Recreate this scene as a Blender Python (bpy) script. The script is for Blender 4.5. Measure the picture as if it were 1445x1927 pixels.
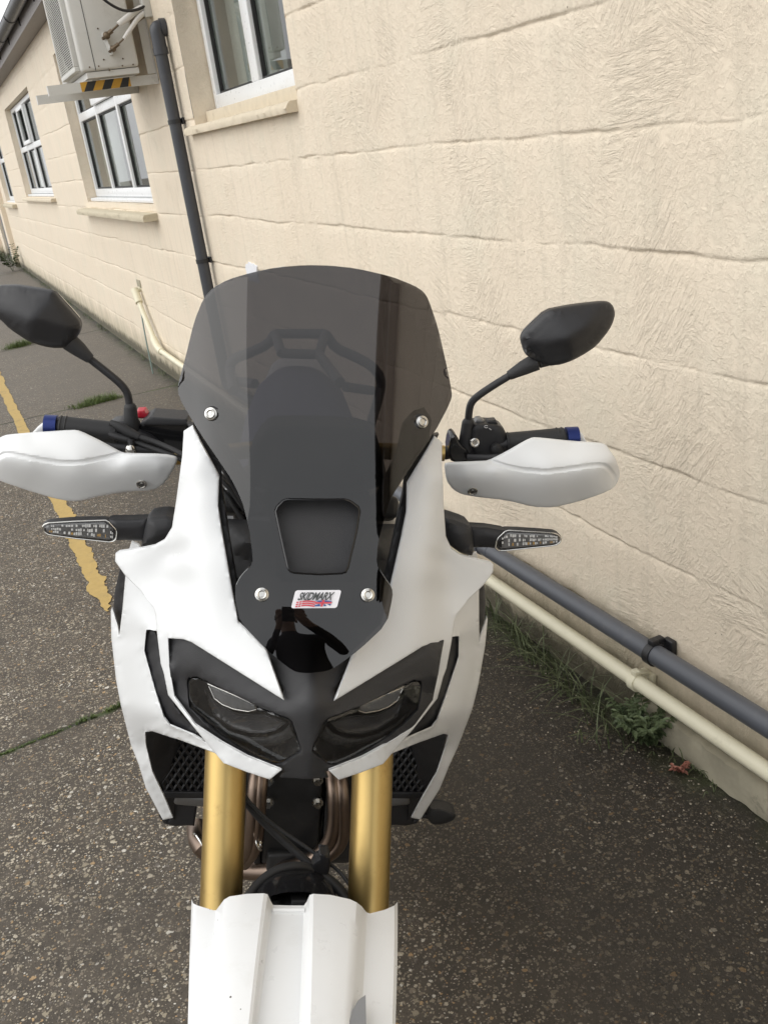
import bpy, bmesh, math, random
import numpy as np
from mathutils import Vector, Matrix, noise as mnoise
from mathutils.geometry import delaunay_2d_cdt
R_ = math.radians
rnd = random.Random(7)
for o in list(bpy.data.objects): bpy.data.objects.remove(o)
SC = bpy.context.scene
COL = SC.collection

# ------------------------------------------------------------------ camera
F, CX, CY, HC = 1800.0, 722.5, 963.5, 1.6
CR = np.array([[0.9001341, 0.26747586, -0.34382447],
               [-0.41487863, 0.28578395, -0.86383057],
               [-0.13279431, 0.92020878, 0.36821389]])
cam_d = bpy.data.cameras.new('camera'); cam = bpy.data.objects.new('camera', cam_d); COL.objects.link(cam)
cam_d.sensor_fit = 'VERTICAL'; cam_d.sensor_height = 36; cam_d.sensor_width = 27; cam_d.lens = F/1927*36
cam_d.clip_start = .05; cam_d.clip_end = 2000
cam.matrix_world = Matrix([[*CR[0], 0], [*CR[1], 0], [*CR[2], HC], [0, 0, 0, 1]])
SC.camera = cam
SC.render.resolution_x = 767; SC.render.resolution_y = 1024

# ------------------------------------------------------------------ light (overcast)
SUN_EL, SUN_AZ = R_(46), R_(276)     # azimuth measured clockwise from +Y
w = bpy.data.worlds.new('World'); SC.world = w; w.use_nodes = True
nt = w.node_tree; nt.nodes.clear()
sky = nt.nodes.new('ShaderNodeTexSky'); sky.sky_type = 'NISHITA'; sky.sun_disc = False
sky.sun_elevation = SUN_EL; sky.sun_rotation = SUN_AZ; sky.air_density = 1.0; sky.dust_density = 2.0; sky.ozone_density = 1.0
hs = nt.nodes.new('ShaderNodeHueSaturation'); hs.inputs['Saturation'].default_value = .10; hs.inputs['Value'].default_value = 1.0
bg = nt.nodes.new('ShaderNodeBackground'); bg.inputs['Strength'].default_value = .15
wo = nt.nodes.new('ShaderNodeOutputWorld')
nt.links.new(sky.outputs[0], hs.inputs['Color']); tcw = nt.nodes.new('ShaderNodeTexCoord'); cn = nt.nodes.new('ShaderNodeTexNoise'); cn.inputs['Scale'].default_value = 1.8; cn.inputs['Detail'].default_value = 4
cl_r = nt.nodes.new('ShaderNodeValToRGB'); cl_r.color_ramp.elements[0].position = .3; cl_r.color_ramp.elements[0].color = (.80, .82, .85, 1); cl_r.color_ramp.elements[1].position = .7; cl_r.color_ramp.elements[1].color = (1, 1, 1, 1)
cm = nt.nodes.new('ShaderNodeVectorMath'); cm.operation = 'SCALE'; cm.inputs['Scale'].default_value = 6.5     # cloud deck luminance
mxw = nt.nodes.new('ShaderNodeMix'); mxw.data_type = 'RGBA'; mxw.inputs[0].default_value = .75
nt.links.new(tcw.outputs['Generated'], cn.inputs['Vector']); nt.links.new(cn.outputs['Fac'], cl_r.inputs[0]); nt.links.new(cl_r.outputs[0], cm.inputs[0])
nt.links.new(hs.outputs[0], mxw.inputs[6]); nt.links.new(cm.outputs[0], mxw.inputs[7]); nt.links.new(mxw.outputs[2], bg.inputs['Color']); nt.links.new(bg.outputs[0], wo.inputs[0])
sd = bpy.data.lights.new('sun', 'SUN'); sd.energy = .95; sd.angle = R_(80); sd.color = (1, .97, .92)
sun = bpy.data.objects.new('sun', sd); COL.objects.link(sun)
sdir = Vector((math.sin(SUN_AZ)*math.cos(SUN_EL), math.cos(SUN_AZ)*math.cos(SUN_EL), math.sin(SUN_EL)))
sun.rotation_euler = sdir.to_track_quat('Z', 'Y').to_euler(); sun.location = (0, 0, 12)
SC.view_settings.view_transform = 'Standard'; SC.view_settings.look = 'None'; SC.view_settings.gamma = 1
SC.view_settings.exposure = .57

# ------------------------------------------------------------------ helpers
def tag(o, label=None, cat=None, group=None, kind=None):
    if label: o['label'] = label
    if cat: o['category'] = cat
    if group: o['group'] = group
    if kind: o['kind'] = kind
    return o
def empty(name, loc=(0, 0, 0), parent=None):
    o = bpy.data.objects.new(name, None); o.empty_display_size = .1; COL.objects.link(o)
    o.location = loc
    if parent: o.parent = parent
    return o
def mk(name, verts, faces, mat, parent=None, sharp=35, mats=None, fmat=None):
    me = bpy.data.meshes.new(name)
    me.from_pydata([tuple(map(float, v)) for v in verts], [], [tuple(map(int, f)) for f in faces])
    me.validate(); me.update()
    for m in (mats or [mat]): me.materials.append(m)
    if fmat is not None and len(fmat) == len(me.polygons):
        me.polygons.foreach_set('material_index', fmat)
    me.shade_smooth()
    if sharp is not None: me.set_sharp_from_angle(angle=R_(sharp))
    o = bpy.data.objects.new(name, me); COL.objects.link(o)
    if parent: o.parent = parent
    return o
class MB:
    """collects shapes into one mesh"""
    def __init__(s): s.v = []; s.f = []; s.m = []
    def add(s, v, f, m=0):
        b = len(s.v); s.v += [tuple(p) for p in v]; s.f += [tuple(i+b for i in q) for q in f]; s.m += [m]*len(f)
    def box(s, c, d, rot=None, bev=0.0, m=0):
        x, y, z = [k/2 for k in d]
        if bev <= 0:
            v = [Vector((a*x, b*y, e*z)) for a in (-1, 1) for b in (-1, 1) for e in (-1, 1)]
            f = [(0, 1, 3, 2), (4, 6, 7, 5), (0, 4, 5, 1), (2, 3, 7, 6), (0, 2, 6, 4), (1, 5, 7, 3)]
        else:
            bm = bmesh.new(); bmesh.ops.create_cube(bm, size=1)
            for q in bm.verts: q.co = Vector((q.co.x*d[0], q.co.y*d[1], q.co.z*d[2]))
            bmesh.ops.bevel(bm, geom=bm.edges[:], offset=bev, segments=3, profile=.5, affect='EDGES')
            bm.verts.index_update()
            v = [q.co.copy() for q in bm.verts]; f = [tuple(q.index for q in g.verts) for g in bm.faces]; bm.free()
        M = rot if rot is not None else Matrix.Identity(3)
        s.add([M @ q + Vector(c) for q in v], f, m)
    def tube(s, pts, r, seg=14, caps=True, m=0, smooth=0, flat=1.0):
        pts = [Vector(p) for p in pts]
        rs = list(r) if hasattr(r, '__len__') else [r]*len(pts)
        for _ in range(smooth):
            np_, nr = [pts[0]], [rs[0]]
            for i in range(len(pts)-1):
                a, b = pts[i], pts[i+1]; ra, rb = rs[i], rs[i+1]
                np_ += [a*.75+b*.25, a*.25+b*.75]; nr += [ra*.75+rb*.25, ra*.25+rb*.75]
            np_.append(pts[-1]); nr.append(rs[-1]); pts, rs = np_, nr
        n = len(pts); T = []
        for i in range(n):
            t = (pts[min(i+1, n-1)]-pts[max(i-1, 0)]).normalized(); T.append(t)
        ref = Vector((0, 0, 1)) if abs(T[0].z) < .9 else Vector((1, 0, 0))
        N = T[0].cross(ref).normalized(); v = []
        for i in range(n):
            N = (N - T[i]*N.dot(T[i])).normalized(); Bn = T[i].cross(N)
            for k in range(seg):
                a = 2*math.pi*k/seg
                v.append(pts[i]+(N*math.cos(a)+Bn*math.sin(a)*flat)*rs[i])
        f = []
        for i in range(n-1):
            for k in range(seg):
                k2 = (k+1) % seg
                f.append((i*seg+k, i*seg+k2, (i+1)*seg+k2, (i+1)*seg+k))
        if caps:
            f.append(tuple(range(seg-1, -1, -1))); f.append(tuple((n-1)*seg+k for k in range(seg)))
        s.add(v, f, m)
    def torus(s, c, ax, R, r, seg=64, rs=12, m=0, flat=1.0):
        ax = Vector(ax).normalized(); u = ax.orthogonal().normalized(); w_ = ax.cross(u); v = []; f = []
        for i in range(seg):
            a = 2*math.pi*i/seg; d = u*math.cos(a)+w_*math.sin(a)
            for k in range(rs):
                b = 2*math.pi*k/rs
                v.append(Vector(c)+d*(R+r*math.cos(b))+ax*r*math.sin(b)*flat)
        for i in range(seg):
            for k in range(rs):
                f.append((i*rs+k, ((i+1) % seg)*rs+k, ((i+1) % seg)*rs+(k+1) % rs, i*rs+(k+1) % rs))
        s.add(v, f, m)
    def ball(s, c, r, m=0, seg=14):
        bm = bmesh.new(); bmesh.ops.create_uvsphere(bm, u_segments=seg, v_segments=seg//2+1, radius=1); bm.verts.index_update()
        rr = r if hasattr(r, '__len__') else (r, r, r)
        s.add([Vector((q.co.x*rr[0], q.co.y*rr[1], q.co.z*rr[2]))+Vector(c) for q in bm.verts], [tuple(q.index for q in g.verts) for g in bm.faces], m); bm.free()
    def build(s, name, mat, parent=None, sharp=35):
        mats = mat if isinstance(mat, list) else [mat]
        return mk(name, s.v, s.f, None, parent, sharp, mats=mats, fmat=s.m)
def one(kind, *a, **k):
    b = MB(); getattr(b, kind)(*a, **k); return b

# ------------------------------------------------------------------ node materials
def M_new(name):
    m = bpy.data.materials.new(name); m.use_nodes = True; n = m.node_tree
    return m, n, n.nodes, n.links, n.nodes['Principled BSDF']
def ramp(N, stops, interp='LINEAR'):
    r = N.new('ShaderNodeValToRGB'); r.color_ramp.interpolation = interp
    while len(r.color_ramp.elements) < len(stops): r.color_ramp.elements.new(.5)
    for e, (p, c) in zip(r.color_ramp.elements, stops):
        e.position = p; e.color = (*c, 1) if hasattr(c, '__len__') else (c, c, c, 1)
    return r
def coord(N, L, scale=(1, 1, 1), kind='Object', rot=(0, 0, 0)):
    tc = N.new('ShaderNodeTexCoord'); mp = N.new('ShaderNodeMapping'); mp.inputs['Scale'].default_value = scale; mp.inputs['Rotation'].default_value = rot
    L.new(tc.outputs[kind], mp.inputs[0]); return mp.outputs[0]
def noise_n(N, L, vec, scale, detail=6, rough=.6, dist=0):
    t = N.new('ShaderNodeTexNoise'); t.inputs['Scale'].default_value = scale; t.inputs['Detail'].default_value = detail
    t.inputs['Roughness'].default_value = rough; t.inputs['Distortion'].default_value = dist; L.new(vec, t.inputs['Vector']); return t
def mixc(N, L, fac, a, b, typ='MIX'):
    x = N.new('ShaderNodeMix'); x.data_type = 'RGBA'; x.blend_type = typ
    for s, q in ((x.inputs[0], fac), (x.inputs[6], a), (x.inputs[7], b)):
        if isinstance(q, (int, float)): s.default_value = q
        elif isinstance(q, tuple): s.default_value = (*q, 1)
        else: L.new(q, s)
    return x.outputs[2]
def math_n(N, L, op, a, b=None, clamp=False):
    x = N.new('ShaderNodeMath'); x.operation = op; x.use_clamp = clamp
    for s, q in ((x.inputs[0], a), (x.inputs[1], b)):
        if q is None: continue
        if isinstance(q, (int, float)): s.default_value = q
        else: L.new(q, s)
    return x.outputs[0]
def bump_n(N, L, h, strength, dist, normal=None):
    b = N.new('ShaderNodeBump'); b.inputs['Strength'].default_value = strength; b.inputs['Distance'].default_value = dist
    L.new(h, b.inputs['Height'])
    if normal is not None: L.new(normal, b.inputs['Normal'])
    return b.outputs[0]
def simple(name, col, rough=.5, metal=0, bump=0, bscale=300, var=.08, vscale=12, coat=0, rvar=.1, spec=.5, dirt=None, dirt_amt=.0):
    m, n, N, L, P = M_new(name)
    v = coord(N, L)
    t = noise_n(N, L, v, vscale, 5)
    c = mixc(N, L, t.outputs['Fac'], tuple(x*(1-var) for x in col), tuple(min(1, x*(1+var)) for x in col))
    if dirt:
        t2 = noise_n(N, L, v, 9, 10, .75)
        r = ramp(N, [(.55, 0), (.75, 1)]); L.new(t2.outputs['Fac'], r.inputs[0])
        c = mixc(N, L, math_n(N, L, 'MULTIPLY', r.outputs[0], dirt_amt), c, dirt)
    L.new(c, P.inputs['Base Color'])
    t3 = noise_n(N, L, v, 35, 4)
    rr = N.new('ShaderNodeMapRange'); rr.inputs['To Min'].default_value = max(.02, rough-rvar); rr.inputs['To Max'].default_value = min(1, rough+rvar)
    L.new(t3.outputs['Fac'], rr.inputs['Value']); L.new(rr.outputs[0], P.inputs['Roughness'])
    P.inputs['Metallic'].default_value = metal; P.inputs['Coat Weight'].default_value = coat; P.inputs['Coat Roughness'].default_value = .08
    P.inputs['Specular IOR Level'].default_value = spec
    if bump:
        t4 = noise_n(N, L, v, bscale, 3)
        L.new(bump_n(N, L, t4.outputs['Fac'], bump, .002), P.inputs['Normal'])
    return m
def glassy(name, tint, ior=1.49, rough=.0, refl=1.0):
    """thin tinted plastic: see-through with mirror-like surface reflection"""
    m, n, N, L, P = M_new(name); N.remove(P); out = N['Material Output']
    v = coord(N, L); t = noise_n(N, L, v, 8, 3)
    tr = N.new('ShaderNodeBsdfTransparent'); gl = N.new('ShaderNodeBsdfGlossy'); gl.inputs['Roughness'].default_value = rough
    gl.inputs['Color'].default_value = (refl, refl, refl, 1)
    c = mixc(N, L, t.outputs['Fac'], tuple(x*.96 for x in tint), tuple(min(1, x*1.04) for x in tint)); L.new(c, tr.inputs['Color'])
    fr = N.new('ShaderNodeFresnel'); fr.inputs['IOR'].default_value = ior
    ge = N.new('ShaderNodeNewGeometry'); inv = N.new('ShaderNodeMath'); inv.operation = 'SUBTRACT'; inv.inputs[0].default_value = 1; L.new(ge.outputs['Backfacing'], inv.inputs[1])
    mu = N.new('ShaderNodeMath'); mu.operation = 'MULTIPLY'; L.new(fr.outputs[0], mu.inputs[0]); L.new(inv.outputs[0], mu.inputs[1])
    mx = N.new('ShaderNodeMixShader'); L.new(mu.outputs[0], mx.inputs[0]); L.new(tr.outputs[0], mx.inputs[1]); L.new(gl.outputs[0], mx.inputs[2])
    L.new(mx.outputs[0], out.inputs['Surface']); return m

MT = {}
MT['white'] = simple('white_plastic', (.735, .745, .745), .26, var=.008, rvar=.03, dirt=(.55, .53, .48), dirt_amt=.03)
MT['white_dirty'] = simple('white_fender_plastic', (.72, .725, .72), .30, var=.02, rvar=.08, dirt=(.42, .39, .33), dirt_amt=.22)
def add_specks(m):
    n = m.node_tree; N, L, P = n.nodes, n.links, n.nodes['Principled BSDF']; src = P.inputs['Base Color'].links[0].from_socket
    v = coord(N, L); vo = N.new('ShaderNodeTexVoronoi'); vo.inputs['Scale'].default_value = 85; L.new(v, vo.inputs['Vector'])
    sp = N.new('ShaderNodeSeparateColor'); L.new(vo.outputs['Color'], sp.inputs[0]); k = math_n(N, L, 'LESS_THAN', sp.outputs[0], .05)
    q = math_n(N, L, 'LESS_THAN', vo.outputs['Distance'], math_n(N, L, 'MULTIPLY', sp.outputs[1], .14))
    L.new(mixc(N, L, math_n(N, L, 'MULTIPLY', k, q), src, (.07, .06, .05)), P.inputs['Base Color'])
add_specks(MT['white_dirty'])
MT['groove'] = simple('grey_groove', (.42, .44, .44), .5, var=.03)
MT['black_tex'] = simple('black_textured_plastic', (.024, .024, .026), .5, bump=.35, bscale=900, var=.12, rvar=.06)
MT['black_matte'] = simple('black_matte_plastic', (.015, .015, .017), .45, bump=.15, bscale=700, var=.1)
MT['black_gloss'] = simple('black_gloss_plastic', (.010, .010, .011), .12, var=.1, rvar=.04)
MT['lampgrey'] = simple('dark_grey_lamp_inside', (.075, .075, .077), .16, rvar=.03)
MT['lampmid'] = simple('mid_grey_lamp_inside', (.20, .20, .20), .3)
MT['rubber'] = simple('black_rubber', (.02, .02, .021), .62, bump=.2, bscale=400)
MT['void'] = simple('dark_recess', (.008, .008, .008), .8)
MT['gold'] = simple('gold_anodised_metal', (.55, .395, .155), .38, metal=1, var=.06, vscale=25, rvar=.05, bump=.05, bscale=60, dirt=(.16, .08, .03), dirt_amt=.5)
MT['bronze'] = simple('bronze_heated_steel', (.23, .175, .14), .38, metal=1, var=.35, vscale=14, rvar=.1)
MT['steel'] = simple('bright_steel', (.62, .61, .58), .2, metal=1, var=.05)
MT['engine'] = simple('dark_engine_metal', (.035, .035, .036), .42, metal=.4, var=.4, vscale=18, bump=.3, bscale=90, dirt=(.12, .09, .05), dirt_amt=.4)
MT['alu'] = simple('dull_aluminium', (.22, .22, .22), .45, metal=.7, var=.25)
MT['blue'] = simple('blue_anodised_ring', (.015, .03, .15), .35, metal=.5)
MT['red'] = simple('red_plastic', (.5, .02, .04), .35)
MT['navy'] = simple('navy_seat_vinyl', (.16, .16, .24), .6, bump=.2, bscale=300)
MT['pipe_grey'] = simple('slate_grey_pipe_plastic', (.078, .084, .098), .42, var=.10, vscale=6, rvar=.08, dirt=(.20, .20, .19), dirt_amt=.25, bump=.05, bscale=50)
MT['pipe_dark'] = simple('dark_grey_pipe_plastic', (.045, .048, .056), .42, var=.12, vscale=6, dirt=(.12, .12, .11), dirt_amt=.25)
MT['pipe_cream'] = simple('cream_painted_pipe', (.70, .66, .50), .42, var=.05, vscale=7, dirt=(.30, .27, .18), dirt_amt=.35, bump=.08, bscale=60)
MT['upvc'] = simple('white_window_plastic', (.78, .79, .79), .3, var=.03, dirt=(.45, .42, .34), dirt_amt=.25)
MT['seal'] = simple('black_window_seal', (.02, .02, .02), .6)
MT['acwhite'] = simple('weathered_cream_metal', (.62, .61, .57), .42, var=.04, dirt=(.30, .27, .22), dirt_amt=.35)
MT['acgrille'] = simple('cream_grille_metal', (.55, .54, .5), .5)
MT['brass'] = simple('tarnished_brass', (.16, .12, .08), .5, metal=.6, var=.3)
MT['foam'] = simple('white_pipe_foam', (.72, .70, .66), .7, bump=.3, bscale=60)
MT['gutter'] = simple('black_gutter_plastic', (.02, .021, .024), .35)
MT['fascia'] = simple('grey_fascia_board', (.26, .24, .23), .6, bump=.2, bscale=40)
MT['roof'] = simple('dark_roof_felt', (.08, .08, .08), .9, bump=.4, bscale=60)
MT['greydoor'] = simple('grey_painted_door', (.16, .17, .18), .45)
MT['stone'] = simple('stone_sill', (.52, .46, .34), .85, var=.18, vscale=30, bump=.7, bscale=70, dirt=(.22, .18, .11), dirt_amt=.6)
MT['sillpaint'] = simple('cream_painted_sill', (.62, .54, .41), .75, var=.12, vscale=22, bump=.7, bscale=60, dirt=(.30, .24, .15), dirt_amt=.5)
MT['whitepatch'] = simple('bare_white_plaster', (.74, .75, .78), .8, var=.1, vscale=40, bump=.5, bscale=120)
MT['room'] = simple('room_wall', (.55, .54, .50), .9)
MT['blind'] = simple('window_blind', (.60, .59, .55), .8)
MT['glass'] = glassy('window_glass', (.80, .83, .82), 1.7)
MT['screen'] = glassy('smoked_screen_plastic', (.23, .22, .225), 1.64)
MT['lens'] = glassy('clear_lens_plastic', (.95, .95, .95), 1.40)
MT['smokelens'] = glassy('headlamp_lens_plastic', (.86, .86, .86), 1.62)
MT['sticker_white'] = simple('sticker_white', (.82, .81, .84), .35, var=.01)
MT['sticker_ink'] = simple('sticker_dark_ink', (.05, .055, .055), .4)
MT['sticker_red'] = simple('sticker_red_ink', (.62, .06, .09), .4)
MT['sticker_blue'] = simple('sticker_blue_ink', (.03, .08, .30), .4)
MT['print_white'] = simple('white_printed_symbol', (.6, .6, .6), .5)

def ribbed(name, c1, c2, scale, rough=.2, metal=.5, rot=(0, 0, 0)):
    m, n, N, L, P = M_new(name); v = coord(N, L, (1, 1, 1), rot=rot)
    wv = N.new('ShaderNodeTexWave'); wv.inputs['Scale'].default_value = scale; wv.inputs['Distortion'].default_value = .6; L.new(v, wv.inputs['Vector'])
    r = ramp(N, [(.3, c1), (.75, c2)]); L.new(wv.outputs['Fac'], r.inputs[0]); L.new(r.outputs[0], P.inputs['Base Color'])
    L.new(bump_n(N, L, wv.outputs['Fac'], .8, .002), P.inputs['Normal'])
    P.inputs['Roughness'].default_value = rough; P.inputs['Metallic'].default_value = metal; return m
MT['rib'] = ribbed('ribbed_reflector', (.06, .06, .06), (.22, .22, .22), 220)
MT['drl'] = ribbed('ribbed_daylight_lamp', (.20, .20, .20), (.50, .51, .52), 200, .25, .3)
def led_mat():
    m, n, N, L, P = M_new('indicator_reflector'); v = coord(N, L)
    a = N.new('ShaderNodeTexVoronoi'); a.inputs['Scale'].default_value = 260; L.new(v, a.inputs['Vector'])
    r = ramp(N, [(0, (.10, .10, .10)), (.35, (.30, .30, .30)), (.55, (.88, .88, .86)), (.72, (.35, .35, .35)), (.82, (.9, .9, .88)), (.94, (.85, .50, .22))]); L.new(a.outputs['Color'], r.inputs[0])
    L.new(r.outputs[0], P.inputs['Base Color']); P.inputs['Metallic'].default_value = .25; P.inputs['Roughness'].default_value = .3
    L.new(bump_n(N, L, a.outputs['Distance'], .5, .001), P.inputs['Normal']); return m
MT['led'] = led_mat()
MT['ledwhite'] = simple('bright_lamp_facet', (.80, .80, .78), .25)
MT['amber'] = simple('amber_lamp_facet', (.55, .34, .12), .3)

def wall_mat():
    m, n, N, L, P = M_new('cream_painted_blockwork')
    tc = N.new('ShaderNodeTexCoord'); V = tc.outputs['Object']
    big = noise_n(N, L, V, 1.6, 6, .6)
    base = mixc(N, L, big.outputs['Fac'], (.765, .655, .51), (.82, .725, .585))
    # greenish / pinkish tints of old paint
    t2 = noise_n(N, L, V, 3.3, 5, .65); r2 = ramp(N, [(.48, 0), (.70, 1)]); L.new(t2.outputs['Fac'], r2.inputs[0])
    base = mixc(N, L, math_n(N, L, 'MULTIPLY', r2.outputs[0], .35), base, (.70, .66, .53))
    t3 = noise_n(N, L, V, 12, 10, .7); r3 = ramp(N, [(.58, 0), (.78, 1)]); L.new(t3.outputs['Fac'], r3.inputs[0])
    base = mixc(N, L, math_n(N, L, 'MULTIPLY', r3.outputs[0], .35), base, (.76, .60, .48))
    # small dark pits
    vp = N.new('ShaderNodeTexVoronoi'); vp.inputs['Scale'].default_value = 26; L.new(V, vp.inputs['Vector'])
    rp = ramp(N, [(.03, 1), (.075, 0)]); L.new(vp.outputs['Distance'], rp.inputs[0])
    tp = noise_n(N, L, V, 7, 2); rq = ramp(N, [(.55, 0), (.62, 1)]); L.new(tp.outputs['Fac'], rq.inputs[0])
    pit = math_n(N, L, 'MULTIPLY', rp.outputs[0], rq.outputs[0])
    base = mixc(N, L, math_n(N, L, 'MULTIPLY', pit, .5), base, (.22, .17, .11))
    sk = noise_n(N, L, coord(N, L, (1, 9, .7)), 2.4, 6, .65); rsk = ramp(N, [(.52, 0), (.70, 1)]); L.new(sk.outputs['Fac'], rsk.inputs[0])
    base = mixc(N, L, math_n(N, L, 'MULTIPLY', rsk.outputs[0], .30), base, (.52, .46, .36))
    # grime and algae climbing from the ground, ragged
    sx = N.new('ShaderNodeSeparateXYZ'); L.new(V, sx.inputs[0]); z = sx.outputs['Z']; y = sx.outputs['Y']
    g1 = noise_n(N, L, coord(N, L, (1, 2.5, .8)), 2.2, 8, .7)
    hgt = math_n(N, L, 'SUBTRACT', z, math_n(N, L, 'MULTIPLY', g1.outputs['Fac'], .50))
    rg = N.new('ShaderNodeMapRange'); rg.inputs['From Min'].default_value = .05; rg.inputs['From Max'].default_value = -.18; L.new(hgt, rg.inputs['Value'])
    base = mixc(N, L, math_n(N, L, 'MULTIPLY', rg.outputs[0], .65), base, (.30, .27, .17))
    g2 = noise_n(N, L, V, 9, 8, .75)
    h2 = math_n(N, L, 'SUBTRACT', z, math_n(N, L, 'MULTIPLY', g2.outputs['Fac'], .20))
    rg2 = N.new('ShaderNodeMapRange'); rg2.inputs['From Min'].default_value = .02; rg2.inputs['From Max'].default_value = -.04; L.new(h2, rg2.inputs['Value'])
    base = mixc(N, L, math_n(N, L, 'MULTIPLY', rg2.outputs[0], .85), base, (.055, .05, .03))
    L.new(base, P.inputs['Base Color']); P.inputs['Roughness'].default_value = .62; P.inputs['Specular IOR Level'].default_value = .35
    # brush strokes whose direction drifts, plus crumbs of old paint
    def strokes(ang, sc_):
        mp = N.new('ShaderNodeMapping'); mp.inputs['Rotation'].default_value = (ang, 0, 0); L.new(V, mp.inputs[0])
        m2 = N.new('ShaderNodeMapping'); m2.inputs['Scale'].default_value = (1, 5, sc_*.62); L.new(mp.outputs[0], m2.inputs[0])
        return noise_n(N, L, m2.outputs[0], 1.5, 6, .62, .25).outputs['Fac']
    w1 = noise_n(N, L, V, 2.2, 3); w2 = noise_n(N, L, coord(N, L, (1, 1, 1.3)), 2.7, 3)
    ra = ramp(N, [(.47, 0), (.53, 1)]); L.new(w1.outputs['Fac'], ra.inputs[0]); rb_ = ramp(N, [(.5, 0), (.56, 1)]); L.new(w2.outputs['Fac'], rb_.inputs[0])
    def mixf(f, a, b):
        x = N.new('ShaderNodeMix'); L.new(f, x.inputs[0]); L.new(a, x.inputs[2]); L.new(b, x.inputs[3]); return x.outputs[0]
    stf = mixf(rb_.outputs[0], mixf(ra.outputs[0], strokes(.12, 46), strokes(-.55, 44)), strokes(.95, 40))
    class _S: outputs = {'Fac': stf}
    st = _S
    cr = noise_n(N, L, V, 45, 10, .72)
    rc = ramp(N, [(.45, 0), (.62, 1)]); L.new(cr.outputs['Fac'], rc.inputs[0])
    fine = noise_n(N, L, V, 170, 5, .6)
    bigb = noise_n(N, L, V, 7, 4)
    # fine random cracks / ridges
    vc = N.new('ShaderNodeTexVoronoi'); vc.feature = 'DISTANCE_TO_EDGE'; vc.inputs['Scale'].default_value = 9
    dv = N.new('ShaderNodeVectorMath'); dv.operation = 'ADD'; dn = noise_n(N, L, V, 14, 5); L.new(V, dv.inputs[0]); L.new(dn.outputs['Color'], dv.inputs[1]); L.new(dv.outputs[0], vc.inputs['Vector'])
    rcv = ramp(N, [(.0, 0), (.03, 1)]); L.new(vc.outputs['Distance'], rcv.inputs[0])
    def ridge(t, p):      # thin raised lines where the noise crosses its middle
        a = math_n(N, L, 'ABSOLUTE', math_n(N, L, 'SUBTRACT', t.outputs['Fac'], .5)); q = math_n(N, L, 'SUBTRACT', 1.0, math_n(N, L, 'MULTIPLY', a, p), True); return math_n(N, L, 'MULTIPLY', q, q)
    msk = noise_n(N, L, V, 2.6, 3); rmk = ramp(N, [(.48, .04), (.62, 1)]); L.new(msk.outputs['Fac'], rmk.inputs[0])
    h = math_n(N, L, 'MULTIPLY', math_n(N, L, 'MULTIPLY', ridge(st, 7), rmk.outputs[0]), .75)
    h = math_n(N, L, 'ADD', h, math_n(N, L, 'MULTIPLY', rc.outputs[0], .35))
    rn = noise_n(N, L, V, 20, 7, .6); h = math_n(N, L, 'ADD', h, math_n(N, L, 'MULTIPLY', ridge(rn, 14), .30))
    h = math_n(N, L, 'ADD', h, math_n(N, L, 'MULTIPLY', fine.outputs['Fac'], .25))
    h = math_n(N, L, 'ADD', h, math_n(N, L, 'MULTIPLY', bigb.outputs['Fac'], .5))
    h = math_n(N, L, 'SUBTRACT', h, math_n(N, L, 'MULTIPLY', pit, .9))
    L.new(bump_n(N, L, h, 1.0, .0025), P.inputs['Normal'])
    return m
MT['wall'] = wall_mat()
MT['plinth'] = simple('mossy_concrete_plinth', (.34, .31, .23), .9, var=.3, vscale=15, bump=1, bscale=45, dirt=(.03, .035, .015), dirt_amt=.9)

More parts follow.
